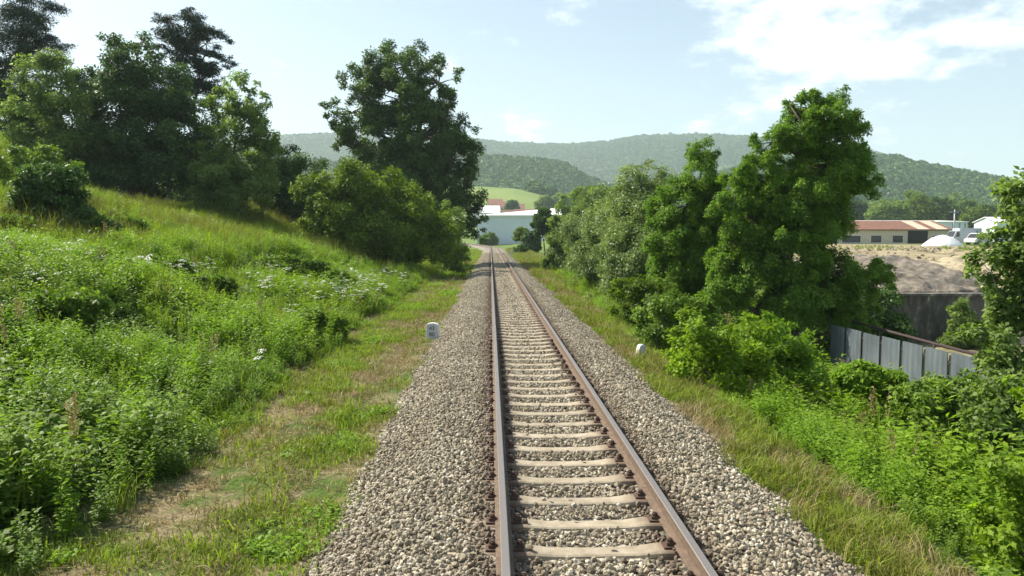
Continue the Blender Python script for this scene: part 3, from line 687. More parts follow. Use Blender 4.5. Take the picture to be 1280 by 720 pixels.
tree('shrub', 'tiny round shrub beside the track in the distance', 'bush', base_at(651, Y), [lobe(651, 310, Y, 7, 5), lobe(648, 314, Y, 6, 4)], M['dark'], 20, 90, .16, .05, seed=110)

# ------------------------------------------------------------------ far forest on the ridges: stuff
import bmesh
def blob(name, seed, m, tall=1.):
    r = np.random.default_rng(seed); n_ = 130; d = unit(r.normal(size=(n_, 3))); d[:, 2] = np.abs(d[:, 2]) * 1.0 - .25
    ct = unit(r.normal(size=(7, 3))); lump = np.max(d @ ct.T, 1)
    P_ = d * (.62 + .38 * np.clip((lump - .6) / .4, 0, 1))[:, None] * r.uniform(.8, 1.05, n_)[:, None] * np.array([1, 1, tall])
    Nn = unit(d + r.normal(size=(n_, 3)) * .35 + np.array([0, 0, .3])); A = r.normal(size=(n_, 3))
    V, Q = leaf_quads(P_, Nn, A, r.uniform(.35, .6, n_), r.uniform(.3, .5, n_)); return mesh_np(name, V, Q, m, np.clip(r.normal(.5, .2, n_), 0, 1))
blobs = [blob('crown', 200 + i, M['farwood'], 1 + .25 * (i % 3)) for i in range(5)]
rng = np.random.default_rng(77); PT = []; SCL = []
def forest(n_, r0, r1, px0, px1, size, cond):
    t = np.arctan((rng.uniform(px0, px1, n_) - 613) / F); r = np.sqrt(rng.uniform(r0**2, r1**2, n_)); x, y = r * np.sin(t), r * np.cos(t)
    k = cond(x, y, r, 613 + F * np.tan(t)); x, y, r = x[k], y[k], r[k]; s = size * rng.uniform(.6, 1.35, len(x)) * (1 + 1.1 * (fbm(x, y, 70, 90) - .5))
    PT.append(np.stack([x, y, ground_h(x, y) + s * .35], 1)); SCL.append(s)
def clearing(px, r): return (np.abs(px - (700 + (r - 2300) * .12)) < 9)
forest(52000, 1500, 2750, 100, 1500, 7.0, lambda x, y, r, px: (layer_h('far', x, y) > layer_h('right', x, y)))
forest(26000, 690, 1130, 330, 830, 5.0, lambda x, y, r, px: (layer_h('mid', x, y) > 22) & (r > 660 + 90 * (fbm(x, y, 150, 97) - .5)) & (layer_h('mid', x, y) > layer_h('field', x, y) * .9))
forest(30000, 560, 1250, 760, 1500, 5.6, lambda x, y, r, px: (layer_h('right', x, y) > 12))
forest(2600, 300, 640, 660, 1500, 5.5, lambda x, y, r, px: (fbm(x, y, 60, 98) > .44) & ((px > 720) | (r > 560)) & (r > 330))
pts = np.concatenate(PT); sc = np.concatenate(SCL)
rot = np.zeros((len(pts), 3)); rot[:, 2] = rng.uniform(0, 6.28, len(pts))
scatter('forest', blobs, pts, rot, np.stack([sc, sc, sc * rng.uniform(.85, 1.3, len(sc))], 1), rng.integers(0, 5, len(pts)), 'hazy broadleaf forest covering the far hills', 'forest')
print('forest', len(pts))

# ------------------------------------------------------------------ weeds and grass: stuff
rng = np.random.default_rng(9)
def grid_pts(x0, x1, y0, y1, cell):
    nx, ny = int((x1-x0)/cell), int((y1-y0)/cell); I, J = np.meshgrid(np.arange(nx), np.arange(ny))
    x = (x0 + (I + rng.random(I.shape)) * cell).ravel(); y = (y0 + (J + rng.random(I.shape)) * cell).ravel()
    k = np.abs(x) < .78 * y + 3.0; return x[k], y[k]
def put(name, protos, x, y, s, idx, label, cat, tilt=.12, sz=None):
    z = ground_h(x, y); rot = rng.normal(0, tilt, (len(x), 3)); rot[:, 2] = rng.uniform(0, 6.28, len(x))
    S = np.stack([s, s, s * (1 if sz is None else sz)], 1)
    print(name, len(x)); return scatter(name, protos, np.stack([x, y, z - .02], 1), rot, S, idx, label, cat)
W = [weed_mesh('weed_a', M['weed'], 1, leaf=.115), weed_mesh('weed_b', M['weed'], 2, h=.75, leaf=.15, aspect=.6, per=17), weed_mesh('weed_c', M['weed2'], 3, h=.95, leaf=.11), weed_mesh('weed_d', M['weed3'], 4, h=.75, leaf=.10, stems=11), weed_mesh('weed_e', M['weed2'], 5, h=.6, rad=.45, leaf=.18, aspect=.7, stems=8, per=14)]
def stalk_mesh(name, m, seed):
    r = np.random.default_rng(seed); P = []; A = []; Nn = []; L_ = []; Wd = []; T = []
    for s in range(5):
        o_ = np.array([r.normal()*.15, r.normal()*.15, 0]); d = unit(np.array([r.normal()*.12, r.normal()*.12, 1.])); h = r.uniform(.8, 1.25)
        for k in range(6): P.append(o_ + d*h*k/6); A.append(d); Nn.append(unit(r.normal(size=3))); L_.append(h/5.5); Wd.append(.012); T.append(.4)
        for k in range(26):
            b_ = r.uniform(0, 6.28); P.append(o_ + d*h*r.uniform(.72, 1.05)); A.append(np.array([math.cos(b_), math.sin(b_), .9])); Nn.append(unit(r.normal(size=3))); L_.append(.05); Wd.append(.02); T.append(r.uniform(.2, .9))
    V, Q = leaf_quads(np.array(P), np.array(Nn), np.array(A), np.array(L_), np.array(Wd)); return mesh_np(name, V, Q, m, T)
W += [stalk_mesh('weed_f', M['straw'], 7), weed_mesh('weed_g', M['weed3'], 8, h=1.15, rad=.2, stems=4, per=26, leaf=.13, aspect=.28), blades_mesh('weed_h', M['grass'], 9, 46, .95, .25, .016, .6)]
def weeds(x, y, seed, bright=0.):
    a = fbm(x, y, 2.6, seed); b_ = fbm(x, y, 5., seed + 5); q = rng.random(len(x))
    idx = np.where(a + (q - .5) * .3 > .56 - bright, 3, np.where(b_ + (q - .5) * .3 > .55, 2, 0)); idx = np.where((q > .7) & (idx != 3), 1, idx); idx = np.where((a < .4) & (q > .45), 4, idx)
    v = rng.random(len(x)); idx = np.where(v > .988, 5, np.where(v > .90, 6, np.where(v > .81, 7, idx)))
    s = .35 + 1.5 * np.clip(fbm(x, y, 1.9, seed + 9) - .15, 0, 1)
    return idx, s
x, y = grid_pts(-26, -3.4, 3, 62, .33)
edge = -4.0 - (fbm(x*0, y, 2.0, 61) - .5) * 1.3
meadow = np.clip(sstep(10, 13, -x + (fbm(x, y, 6, 66) - .5) * 8 - (30 - y) * .25) + sstep(40, 55, y) * .7, 0, 1)
k = (x < edge) & (rng.random(len(x)) > meadow * .93); x, y, ed = x[k], y[k], edge[k]
idx, s = weeds(x, y, 300); s = s * (.45 + .55 * sstep(0, .9, ed - x))
put('tall_weeds', W, x, y, s, idx, 'dense green nettles and weeds covering the left bank', 'weeds')
x, y = grid_pts(3.9, 18, 3, 60, .33)
edge = 4.25 + (fbm(x*0, y, 2.0, 71) - .5) * 1.1; k = (x > edge) & ((y < 60) | (x < 9)) & ((x < 11.6) | (y < 12) | ((x > 13.3) & (y < 34.2))); x, y, ed = x[k], y[k], edge[k]
idx, s = weeds(x, y, 400, .08); s = s * (.35 + .65 * sstep(0, 1.2, x - ed) + .75 * sstep(1.5, 4, x - ed) - .55 * sstep(8.5, 10.5, x) - .25 * sstep(12, 13, x))
put('bank_weeds', W, x, y, s, idx, 'bright green weeds and brambles on the bank right of the track', 'weeds')
G = [blades_mesh('tall_grass_a', M['grass'], 1, 46, .62, .22, .012), blades_mesh('tall_grass_b', M['grass'], 2, 40, .5, .25, .014, .8), blades_mesh('tall_grass_c', M['weed3'], 3, 46, .45, .2, .016, .9), blades_mesh('tall_grass_d', M['verge'], 6, 34, .7, .2, .01)]
x, y = grid_pts(-46, -4, 14, 100, .34)
meadow = np.clip(sstep(10, 13, -x + (fbm(x, y, 6, 66) - .5) * 8 - (30 - y) * .25) + sstep(40, 55, y) * .7, 0, 1)
k = rng.random(len(x)) < np.maximum(meadow, .12) * np.where(y > 60, .6, 1); x, y = x[k], y[k]
q = fbm(x, y, 3.5, 68) + (rng.random(len(x)) - .5) * .3
put('meadow_grass', G, x, y, rng.uniform(.7, 1.25, len(x)) * (1 + y / 90), np.digitize(q, [.42, .5, .6]), 'long yellow-green grass on the upper left slope', 'grass')
T_ = [blades_mesh('turf_a', M['verge'], 11, 34, .13, .15, .009, .9), blades_mesh('turf_b', M['grass'], 12, 34, .16, .15, .009, .9), blades_mesh('turf_c', M['straw'], 13, 30, .10, .16, .008, 1.2), weed_mesh('turf_d', M['weed3'], 14, h=.13, rad=.14, stems=7, per=6, leaf=.05, aspect=.6, spread=.9)]
def turf(x, y, seed, dryness):
    a = fbm(x, y, 1.1, seed) + (rng.random(len(x)) - .5) * .22; q = rng.random(len(x))
    dry = a < dryness; keep = ~dry | (q < .5)
    return np.where(dry, 2, np.where(a > .71, 3, np.where(q > .5, 0, 1))), keep
x1, y1 = grid_pts(-4.6, -1.2, 3, 34, .115); x2, y2 = grid_pts(-5, -1.2, 34, 130, .26); x = np.r_[x1, x2]; y = np.r_[y1, y2]
lim = -1.62 + (vn(x*0, y, .8, 31) - .5) * .5 + rng.normal(0, .12, len(x)); k = x < lim; x, y = x[k], y[k]
idx, keep = turf(x, y, 500, .54 + .03 * sstep(14, 6, y)); x, y, idx = x[keep], y[keep], idx[keep]
put('verge_turf', T_, x + track_x(y) - .86, y, rng.uniform(.6, 1.3, len(x)) * (1 + y / 50), idx, 'short patchy grass between the ballast and the left weeds', 'grass', .2)
x1, y1 = grid_pts(2.7, 4.8, 3, 34, .12); x2, y2 = grid_pts(2.7, 7, 34, 130, .26); x = np.r_[x1, x2]; y = np.r_[y1, y2]
lim = 3.15 + (vn(x*0, y, .8, 32) - .5) * .5 + rng.normal(0, .12, len(x)); k = x > lim; x, y = x[k], y[k]
idx, keep = turf(x, y, 600, .47); x, y, idx = x[keep], y[keep], idx[keep]
T2 = [blades_mesh('verge_a', M['verge'], 21, 30, .30, .15, .009, .8), blades_mesh('verge_b', M['grass'], 22, 30, .28, .15, .010, .9), blades_mesh('verge_c', M['straw'], 23, 24, .26, .16, .007, .9), T_[3]]
put('verge_grass', T2, x + track_x(y) - .86, y, rng.uniform(.6, 1.3, len(x)) * (1 + y / 60), idx, 'tufts of green and straw grass edging the right side of the ballast', 'grass', .2)
# small plants that have rooted in the stones
x, y = grid_pts(-1.7, 3.4, 5, 60, .5); xc = x - .86; k = (rng.random(len(x)) < .10 + .35 * (np.abs(xc) > 1.9)); x, y = x[k], y[k]
z = ballast_z(x - .86); rot = np.zeros((len(x), 3)); rot[:, 2] = rng.uniform(0, 6, len(x))
# umbels
def umbel(name, seed):
    r = np.random.default_rng(seed); P_ = []; 
    for s_ in range(5):
        c = np.array([r.normal() * .14, r.normal() * .14, r.uniform(.75, 1.0)])
        for k_ in range(24):
            a = r.uniform(0, 6.28); q = .075 * math.sqrt(r.random()); P_.append(c + np.array([math.cos(a)*q, math.sin(a)*q, -q*.3 + r.normal()*.006]))
    P_ = np.array(P_); Nn = unit(r.normal(size=P_.shape) * .3 + np.array([0, 0, 1])); A = r.normal(size=P_.shape)
    V, Q = leaf_quads(P_, Nn, A, np.full(len(P_), .032), np.full(len(P_), .028)); return mesh_np(name, V, Q, M['petal'])
x, y = grid_pts(-16, -3.9, 9, 50, .42)
dens = sstep(.55, .7, fbm(x, y, 3, 81)) * .12 + .8 * np.exp(-((x + 5.6)**2 / 3 + (y - 33)**2 / 60)) + .45 * np.exp(-((x + 7.0)**2 / 3 + (y - 25)**2 / 14)) + .2 * np.exp(-((x + 9.5)**2 / 3 + (y - 18)**2 / 8))
k = rng.random(len(x)) < dens * .3; x, y = x[k], y[k]
put('white_wildflowers', [umbel('umbel_a', 1), umbel('umbel_b', 2)], x, y, rng.uniform(.8, 1.15, len(x)), rng.integers(0, 2, len(x)), 'white umbel wildflowers among the weeds of the left bank', 'flowers')

# ------------------------------------------------------------------ distance stones
M['white'] = plain('white_paint', (.72, .73, .70), .6, var=.08, scale=25)
M['face'] = plain('white_paint_shaded', (.50, .50, .53), .65, var=.1, scale=30)  # greyer copy of the white paint, for the stones' shaded fronts
M['black'] = plain('black_paint', (.02, .02, .022), .6)
def milestone(loc, rz, tilt, wd, ht, th, label, text=None):
    e = empty('distance_marker', loc, label, 'marker stone', rz); e.rotation_euler = (0, tilt, rz)
    pts = [(-wd/2, -.2), (wd/2, -.2), (wd/2, ht*.80)] + [(wd/2 * math.cos(a) , ht*.80 + ht*.2 * math.sin(a)) for a in np.linspace(.5, math.pi - .5, 8)] + [(-wd/2, ht*.80)]
    MB().prism(pts, 'y', -th/2, th/2).build('body', M['white'], e, bevel=.012)
    q = [((p[0]) * .86, .01 + p[1] * .95 if p[1] > 0 else .02) for p in pts]
    MB().prism(q, 'y', -th/2 - .006, -th/2 - .001).build('front_shade', M['face'], e)  # thin sheet over the front, its shade painted in as a greyer white
    if text:
        for i, t in enumerate(text):
            cu = bpy.data.curves.new('number', 'FONT'); cu.body = t; cu.size = ht * .36; cu.align_x = 'CENTER'; cu.extrude = .002; cu.materials.append(M['black'])
            tmp = bpy.data.objects.new('number', cu); C.objects.link(tmp); dg = bpy.context.evaluated_depsgraph_get()
            me = bpy.data.meshes.new_from_object(tmp.evaluated_get(dg)); me.materials.clear(); me.materials.append(M['black']); bpy.data.objects.remove(tmp)
            tn = link('number', me, e); tn.location = (-.01, -th/2 - .009, ht * (.55 - .37 * i)); tn.rotation_euler = (R(90), 0, 0)
p = at(541, 419, 20.8)
milestone((p[0], 20.8, gz(p[0], 20.8) + .02), R(-6), 0, .37, .46, .16, 'white round-topped distance stone with black numbers left of the ballast', ('43', '80'))
p = at(799, 441, 18.2)
milestone((p[0], 18.2, gz(p[0], 18.2)), R(22), R(12), .2, .40, .14, 'small tilted white marker stone in the grass right of the ballast')
p = at(640, 319, 100.); milestone((p[0], 100, gz(p[0], 100)), 0, 0, .38, .95, .2, 'small white marker post beside the track in the distance')

# ------------------------------------------------------------------ fence, wall and yard
M['panel'] = plain('fence_sheet', (.24, .29, .33), .55, .15, .14, 3)
M['darkpost'] = plain('dark_post', (.04, .035, .032), .8)
M['rusty'] = plain('rusty_iron', (.055, .036, .032), .9, .1, .3, 12)
M['wall'] = plain('stained_concrete', (.115, .105, .095), .95, var=.75, scale=1.7, bumpd=.08)
M['render'] = plain('beige_render', (.62, .54, .40), .9, var=.06, scale=2)
M['tile'] = plain('red_sheet_roof', (.20, .095, .06), .75, var=.3, scale=1.5)
M['buff'] = plain('pale_roof_sheet', (.55, .45, .33), .7, var=.1)
M['glass'] = plain('dark_glass', (.03, .035, .04), .15, var=.2)
M['dark_in'] = plain('dark_interior', (.02, .018, .02), .9)
M['bluewhite'] = plain('pale_blue_cladding', (.68, .76, .80), .5, .05, .05, .5)
M['whiteroof'] = plain('white_roof_sheet', (.80, .80, .78), .5, var=.04)
M['hallwall'] = plain('grey_blue_cladding', (.60, .66, .73), .6, var=.04, scale=.3)
M['hallwall_shade'] = plain('shaded_cladding', (.30, .34, .33), .6, var=.06, scale=.3)
M['steel'] = plain('galvanised_steel', (.32, .33, .34), .5, .5, .1)
M['sheet'] = plain('white_tarpaulin', (.82, .83, .82), .55, var=.05, scale=2, bumpd=.1)
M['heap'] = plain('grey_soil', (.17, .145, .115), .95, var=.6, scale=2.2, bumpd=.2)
M['sand'] = plain('pale_rubble', (.34, .29, .19), .95, var=.45, scale=2.6, bumpd=.12)
M['brick'] = plain('red_roof_tile', (.26, .12, .085), .8, var=.25, scale=1)

def streaky(name, stops, sc=2.2, zs=.12, rough=.7, bumpd=.01):
    m, n, b, o = mat(name); mp = n.nodes.new('ShaderNodeMapping'); mp.inputs['Scale'].default_value = (1, 1, zs); n.links.new(wpos(n), mp.inputs[0])
    a = noise(n, sc * 3, 6, .65, mp.outputs[0]); c = noise(n, sc * .35, 5, .6, wpos(n))
    v = mth(n, 'ADD', mth(n, 'MULTIPLY', a, .5), mth(n, 'MULTIPLY', c, .5))
    n.links.new(ramp(n, v, stops), b.inputs['Base Color']); b.inputs['Roughness'].default_value = rough; bump(n, b, a, .5, bumpd); return m
M['panel'] = streaky('fence_sheet', [(.32, (.05, .042, .036)), (.40, (.078, .095, .108)), (.52, (.105, .128, .148)), (.62, (.145, .168, .182))], 2.4, .1, .55)
M['wall'] = streaky('stained_concrete', [(.38, (.04, .036, .033)), (.48, (.09, .082, .072)), (.55, (.15, .135, .11)), (.60, (.40, .37, .28))], 1.3, .3, .95, .05)
fx = 12.0
fe = empty('sheet_fence', (fx, 14.0, -2.8), 'pale blue-grey sheet fence with dark gaps below the right bank', 'fence')
y = 15.4; k = 0
rf = np.random.default_rng(3)
while y < 25.3:
    wd = 1.13; zt = -.62 - .012 * (y - 20) + rf.normal() * .012; mb = MB(); yb = y + .03; n_ = 9; V = []; th = .02
    for i in range(n_):
        yy_ = yb + (wd - .15) * i / (n_ - 1) - 14.0; off = .012 * math.sin(i * math.pi)  + .010 * (i % 2)
        V += [(off, yy_, -.1), (off, yy_, zt + 2.8), (off + th, yy_, zt + 2.8), (off + th, yy_, -.1)]
    Fc = [(i*4 + j, i*4 + (j+1) % 4, (i+1)*4 + (j+1) % 4, (i+1)*4 + j) for i in range(n_-1) for j in range(4)] + [(3, 2, 1, 0), tuple((n_-1)*4 + j for j in range(4))]
    mb.add(V, Fc); mb.build('panel', M['panel'], fe)
    MB().box(.045, .105, y - 14.03, y - 13.97, -.1, zt + 2.72).build('post', M['darkpost'], fe)
    y += wd
MB().box(.024, .044, 1.4, 11.5, 1.9, 1.96).box(.024, .044, 1.4, 11.5, .5, .56).build('rail', M['rusty'], fe)
# pipe rail behind the fence
pr = MB().tube([(12.9, 14.5, -.75), (13.0, 21, -.72), (13.1, 30, -.6)], .045, 8)
for yy_ in (15, 18, 21, 24, 27): pr.tube([(12.98, yy_, -2.9), (12.98, yy_, -.72)], .035, 6)
tag(pr.build('pipe_railing', M['rusty'], None, smooth=True), 'rusty pipe railing running just behind the sheet fence', 'railing')
rw = empty('retaining_wall', (14.2, 35, -2.8), 'dark stained concrete retaining wall holding up the yard behind the fence', 'wall')
MB().box(0, 9.6, -.35, .15, -.3, 2.32).build('wall_face', M['wall'], rw)
MB().box(-.05, 9.7, -.45, .2, 2.32, 2.46).build('coping', M['wall'], rw, bevel=.02)
def heap(name, cx, cy, rx, ry, h, m, label, cat, seed, z0=None, n_=46, rough=.25, pw=1.3, rz=0.):
    z0 = gz(cx, cy) if z0 is None else z0; V = []; Q = []
    for i in range(n_):
        for j in range(n_):
            u, v = -1 + 2*i/(n_-1), -1 + 2*j/(n_-1); d = min(1., math.hypot(u, v)); a = math.atan2(v, u)
            x = cx + (u*rx*math.cos(rz) - v*ry*math.sin(rz)); yv = cy + (u*rx*math.sin(rz) + v*ry*math.cos(rz)); q = max(0, 1 - d)**(1/pw) if False else (1 - d**pw)
            z = h * q * (1 + rough * (float(fbm(x, yv, max(rx, ry) * .5, seed)) - .5) * 2) + (float(fbm(x, yv, max(rx, ry) * .12, seed + 3)) - .5) * h * rough * .7 * (q > 0)
            g_ = min(gz(x, yv), z0 + .3); V.append((x, yv, max(z + z0, g_ - .25) if d < 1 else g_ - .3))
    for i in range(n_-1):
        for j in range(n_-1): Q.append((i*n_+j, (i+1)*n_+j, (i+1)*n_+j+1, i*n_+j+1))
    return tag(link(name, mesh_np(name, V, Q, m, smooth=True)), label, cat)
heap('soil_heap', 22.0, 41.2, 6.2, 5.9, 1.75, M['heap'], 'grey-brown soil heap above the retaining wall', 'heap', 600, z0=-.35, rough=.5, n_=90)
heap('rubble_heap', 25.4, 36.0, 3.2, 2.6, 3.1, M['sand'], 'pale sunlit rubble slope beside the end of the retaining wall', 'heap', 610, z0=-2.9)
heap('sand_heap', 31.5, 49, 5., 4.5, .9, M['sand'], 'sand coloured heap right of the grey soil heap', 'heap', 620, z0=.2, rough=.4, n_=70)
p = at(1178, 311, 112)
heap('white_mound', p[0], 112, 3.1, 2.4, 1.75, M['sheet'], 'white sheet-covered mound in front of the beige workshop', 'covered heap', 630, rough=.08, pw=1.9)

def house(name, label, x0, x1, y0, y1, zb, zw, zr, wallm, roofm, over=.4, rz=0, ridge='x', cat='building', wins=(), gate=None, group=None):
    cx, cy_ = (x0+x1)/2, (y0+y1)/2; e = empty(name, (cx, cy_, zb), label, cat, rz, group); a, c = (x1-x0)/2, (y1-y0)/2; h = zw - zb; hr = zr - zb
    wl = MB(); wl.box(-a, a, -c, c, -1.0, h)
    if ridge == 'x': wl.prism([(-c, h), (c, h), (0, hr - .12)], 'x', -a, a)
    else: wl.prism([(-a, h), (a, h), (0, hr - .12)], 'y', -c, c)
    wl.build('wall', wallm, e)
    t = .16; rf_ = MB()
    if ridge == 'x':
        s = (hr - h) / c; rf_.prism([(-c - over, h - s*over), (0, hr), (c + over, h - s*over), (c + over, h - s*over + t), (0, hr + t), (-c - over, h - s*over + t)], 'x', -a - over, a + over)
    else:
        s = (hr - h) / a; rf_.prism([(-a - over, h - s*over), (0, hr), (a + over, h - s*over), (a + over, h - s*over + t), (0, hr + t), (-a - over, h - s*over + t)], 'y', -c - over, c + over)
    rf_.build('roof', roofm, e)
    for (wx, wz, ww, wh) in wins:
        f = MB().box(wx - ww/2 - .08, wx + ww/2 + .08, -c - .05, -c - .003, wz - .08, wz + wh + .08).build('window', M['white'], e)
        MB().box(wx - ww/2, wx + ww/2, -c - .07, -c - .052, wz, wz + wh).build('pane', M['glass'], f)
    if gate:
        gx, gw, gh = gate
        MB().box(gx - gw/2, gx + gw/2, -c - .05, -c - .004, 0, gh).build('gateway', M['dark_in'], e)
        MB().box(gx - gw/2 - .2, gx + gw/2 + .2, -c - .14, -c - .055, gh, gh + .2).build('lintel', M['steel'], e)
    return e
# beige workshop
xl, xr_ = at(990, 300, 140)[0], at(1186, 300, 140)[0]; cx = (xl + xr_) / 2
def lx(px, Yy=140): return at(px, 300, Yy)[0] - cx
ws = house('workshop', 'low beige workshop with a long red-brown roof across the yard', xl, xr_, 140, 152, .55, 3.55, 5.2, M['render'], M['tile'], .5,
      wins=[(lx(1064), .5, 3.6, 1.3), (lx(1095), .5, 2.0, 1.35), (lx(1122), .5, 2.0, 1.35), (lx(1040), .5, 2.0, 1.3), (lx(1172), .5, 2.2, 1.3)], gate=(lx(1147), 3.9, 2.75))
s_ = (4.65 - 3.0) / 6
for px in (1153, 1176):
    x0 = lx(px); MB().prism([(-6.5, 3.0 - .5*s_ + .17), (0, 4.65 + .17), (0, 4.65 + .2), (-6.5, 3.0 - .5*s_ + .2)], 'x', x0 - 1.1, x0 + 1.1).build('roof_patch', M['buff'], ws)
# long pale hall behind
xl, xr_ = at(1040, 290, 190)[0], at(1209, 290, 190)[0]
lh = house('warehouse', 'long pale blue-white hall behind the beige workshop', xl, xr_, 190, 215, .4, 5.9, 6.4, M['bluewhite'], M['whiteroof'], .3)
cx = (xl + xr_) / 2
for px in (1191, 1199, 1206): x0 = at(px, 290, 190)[0] - cx; MB().box(x0 - .18, x0 + .18, -12.62, -12.504, 0, 5.2).build('seam', M['steel'], lh)
xl, xr_ = at(1246, 290, 205)[0], at(1330, 290, 205)[0]
house('shed', 'small white building at the right edge beyond the yard', xl, xr_, 205, 215, .6, 6.2, 7.6, M['bluewhite'], M['whiteroof'], .4)
# trees are built; now the big white hall at the end of the line
A = at(596, 300, 235)[:2]; Cc = at(639, 300, 330)[:2]; d1 = unit(Cc - A); d2 = np.array([d1[1], -d1[0]]); D2 = Cc + d2 * 46; B2 = A + d2 * 46
hz = 8.35; e = empty('big_hall', (float(Cc[0]), float(Cc[1]), gz(*Cc)), 'large grey-blue industrial hall with white roof at the end of the line', 'building'); off = np.array([Cc[0], Cc[1], gz(*Cc)])
mb = MB(); q = [np.array([*p, 0]) for p in (A, Cc, D2, B2)]; 
mb.add([tuple(p_ + np.array([0, 0, -1.5]) - off) for p_ in q] + [tuple(p_ + np.array([0, 0, hz]) - off) for p_ in q], [(0,1,5,4), (1,2,6,5), (2,3,7,6), (3,0,4,7), (4,5,6,7)])
ho = mb.build('wall', M['hallwall'], e); ho.data.materials.append(M['hallwall_shade']); ho.data.polygons[1].material_index = 1  # shade of the right wall is put into a darker, greener cladding colour
ctr = sum(q) / 4; ex = [p_ + (p_ - ctr) * .012 for p_ in q]; ra, rb = (q[0] + q[3]) / 2 * .8 + (q[1] + q[2]) / 2 * .2, (q[0] + q[3]) / 2 * .2 + (q[1] + q[2]) / 2 * .8
rv = [p_ + np.array([0, 0, hz + .02]) - off for p_ in ex] + [ra + np.array([0, 0, hz + 3.2]) - off, rb + np.array([0, 0, hz + 3.2]) - off] + [p_ + np.array([0, 0, hz + .45]) - off for p_ in ex]
MB().add([tuple(v) for v in rv], [(6, 7, 5, 4), (7, 8, 5), (8, 9, 4, 5), (9, 6, 4), (0, 1, 7, 6), (1, 2, 8, 7), (2, 3, 9, 8), (3, 0, 6, 9), (3, 2, 1, 0)]).build('roof', M['whiteroof'], e)
p0, p1_ = at(590, 260, 400), at(624, 260, 400)
house('white_hall', 'second white-roofed hall standing behind the large one', p0[0], p1_[0], 400, 425, gz(p1_[0], 400), at(600, 266, 400)[2], at(600, 257, 408)[2], M['hallwall'], M['whiteroof'], .5)
hs = [(632, 255, 425, 9, 'left', 'brick'), (646, 258, 420, 8, 'middle', 'brick'), (656, 265, 390, 10, 'lower', 'brick'), (640, 266, 385, 9, 'front', 'tile'), (619, 252, 440, 8, 'far left', 'brick')]
for (px, py, Yh, wdt, w_, rm) in hs:
    p = at(px, py, Yh); zb = gz(p[0], Yh)
    house('village_house', {'left': 'pale village house with red roof nearest the green field', 'middle': 'village house with red roof, right one of the pair under the field', 'lower': 'red-roofed house just above the right end of the white hall roof', 'front': 'low house with brown-red roof above the middle of the white hall', 'far left': 'half hidden red-roofed house beside the oak at the foot of the field'}[w_],
          p[0] - wdt/2, p[0] + wdt/2, Yh - 4, Yh + 4, zb, p[2] - 1.6, p[2] + 1.4, M['render'], M[rm], .5, cat='house', wins=[(-wdt*.25, max(1., p[2] - 1.6 - zb - 1.9), 1., 1.2), (wdt*.25, max(1., p[2] - 1.6 - zb - 1.9), 1., 1.2)], group='village houses below the field')
rk = np.random.default_rng(8)
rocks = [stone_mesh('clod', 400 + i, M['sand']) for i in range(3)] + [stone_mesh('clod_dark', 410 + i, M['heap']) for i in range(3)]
n_ = 2600; xx = rk.uniform(16.5, 62, n_); yy = 35.6 + 80 * rk.random(n_)**2; kk = np.abs(xx) < .8 * yy; xx, yy = xx[kk], yy[kk]
zz = ground_h(xx, yy); hp = np.array([[o_.location.x] for o_ in []]) if False else None
scatter('earth_clods', rocks, np.stack([xx, yy, zz], 1), rk.uniform(0, 6, (len(xx), 3)), rk.uniform(.05, .26, len(xx)) * np.array([1.0]), rk.integers(0, 6, len(xx)), 'loose clods of earth and rubble strewn over the yard', 'rubble')
n_ = 1500; xx = rk.uniform(15.5, 60, n_); yy = 36 + 75 * rk.random(n_)**1.6; kk = (np.abs(xx) < .8 * yy) & (fbm(xx, yy, 5, 700) > .52); xx, yy = xx[kk], yy[kk]
put('yard_weeds', [W[0], W[7], G[3]], xx, yy, rk.uniform(.3, .75, len(xx)), rk.integers(0, 3, len(xx)), 'sparse weeds growing in patches on the bare yard', 'weeds')
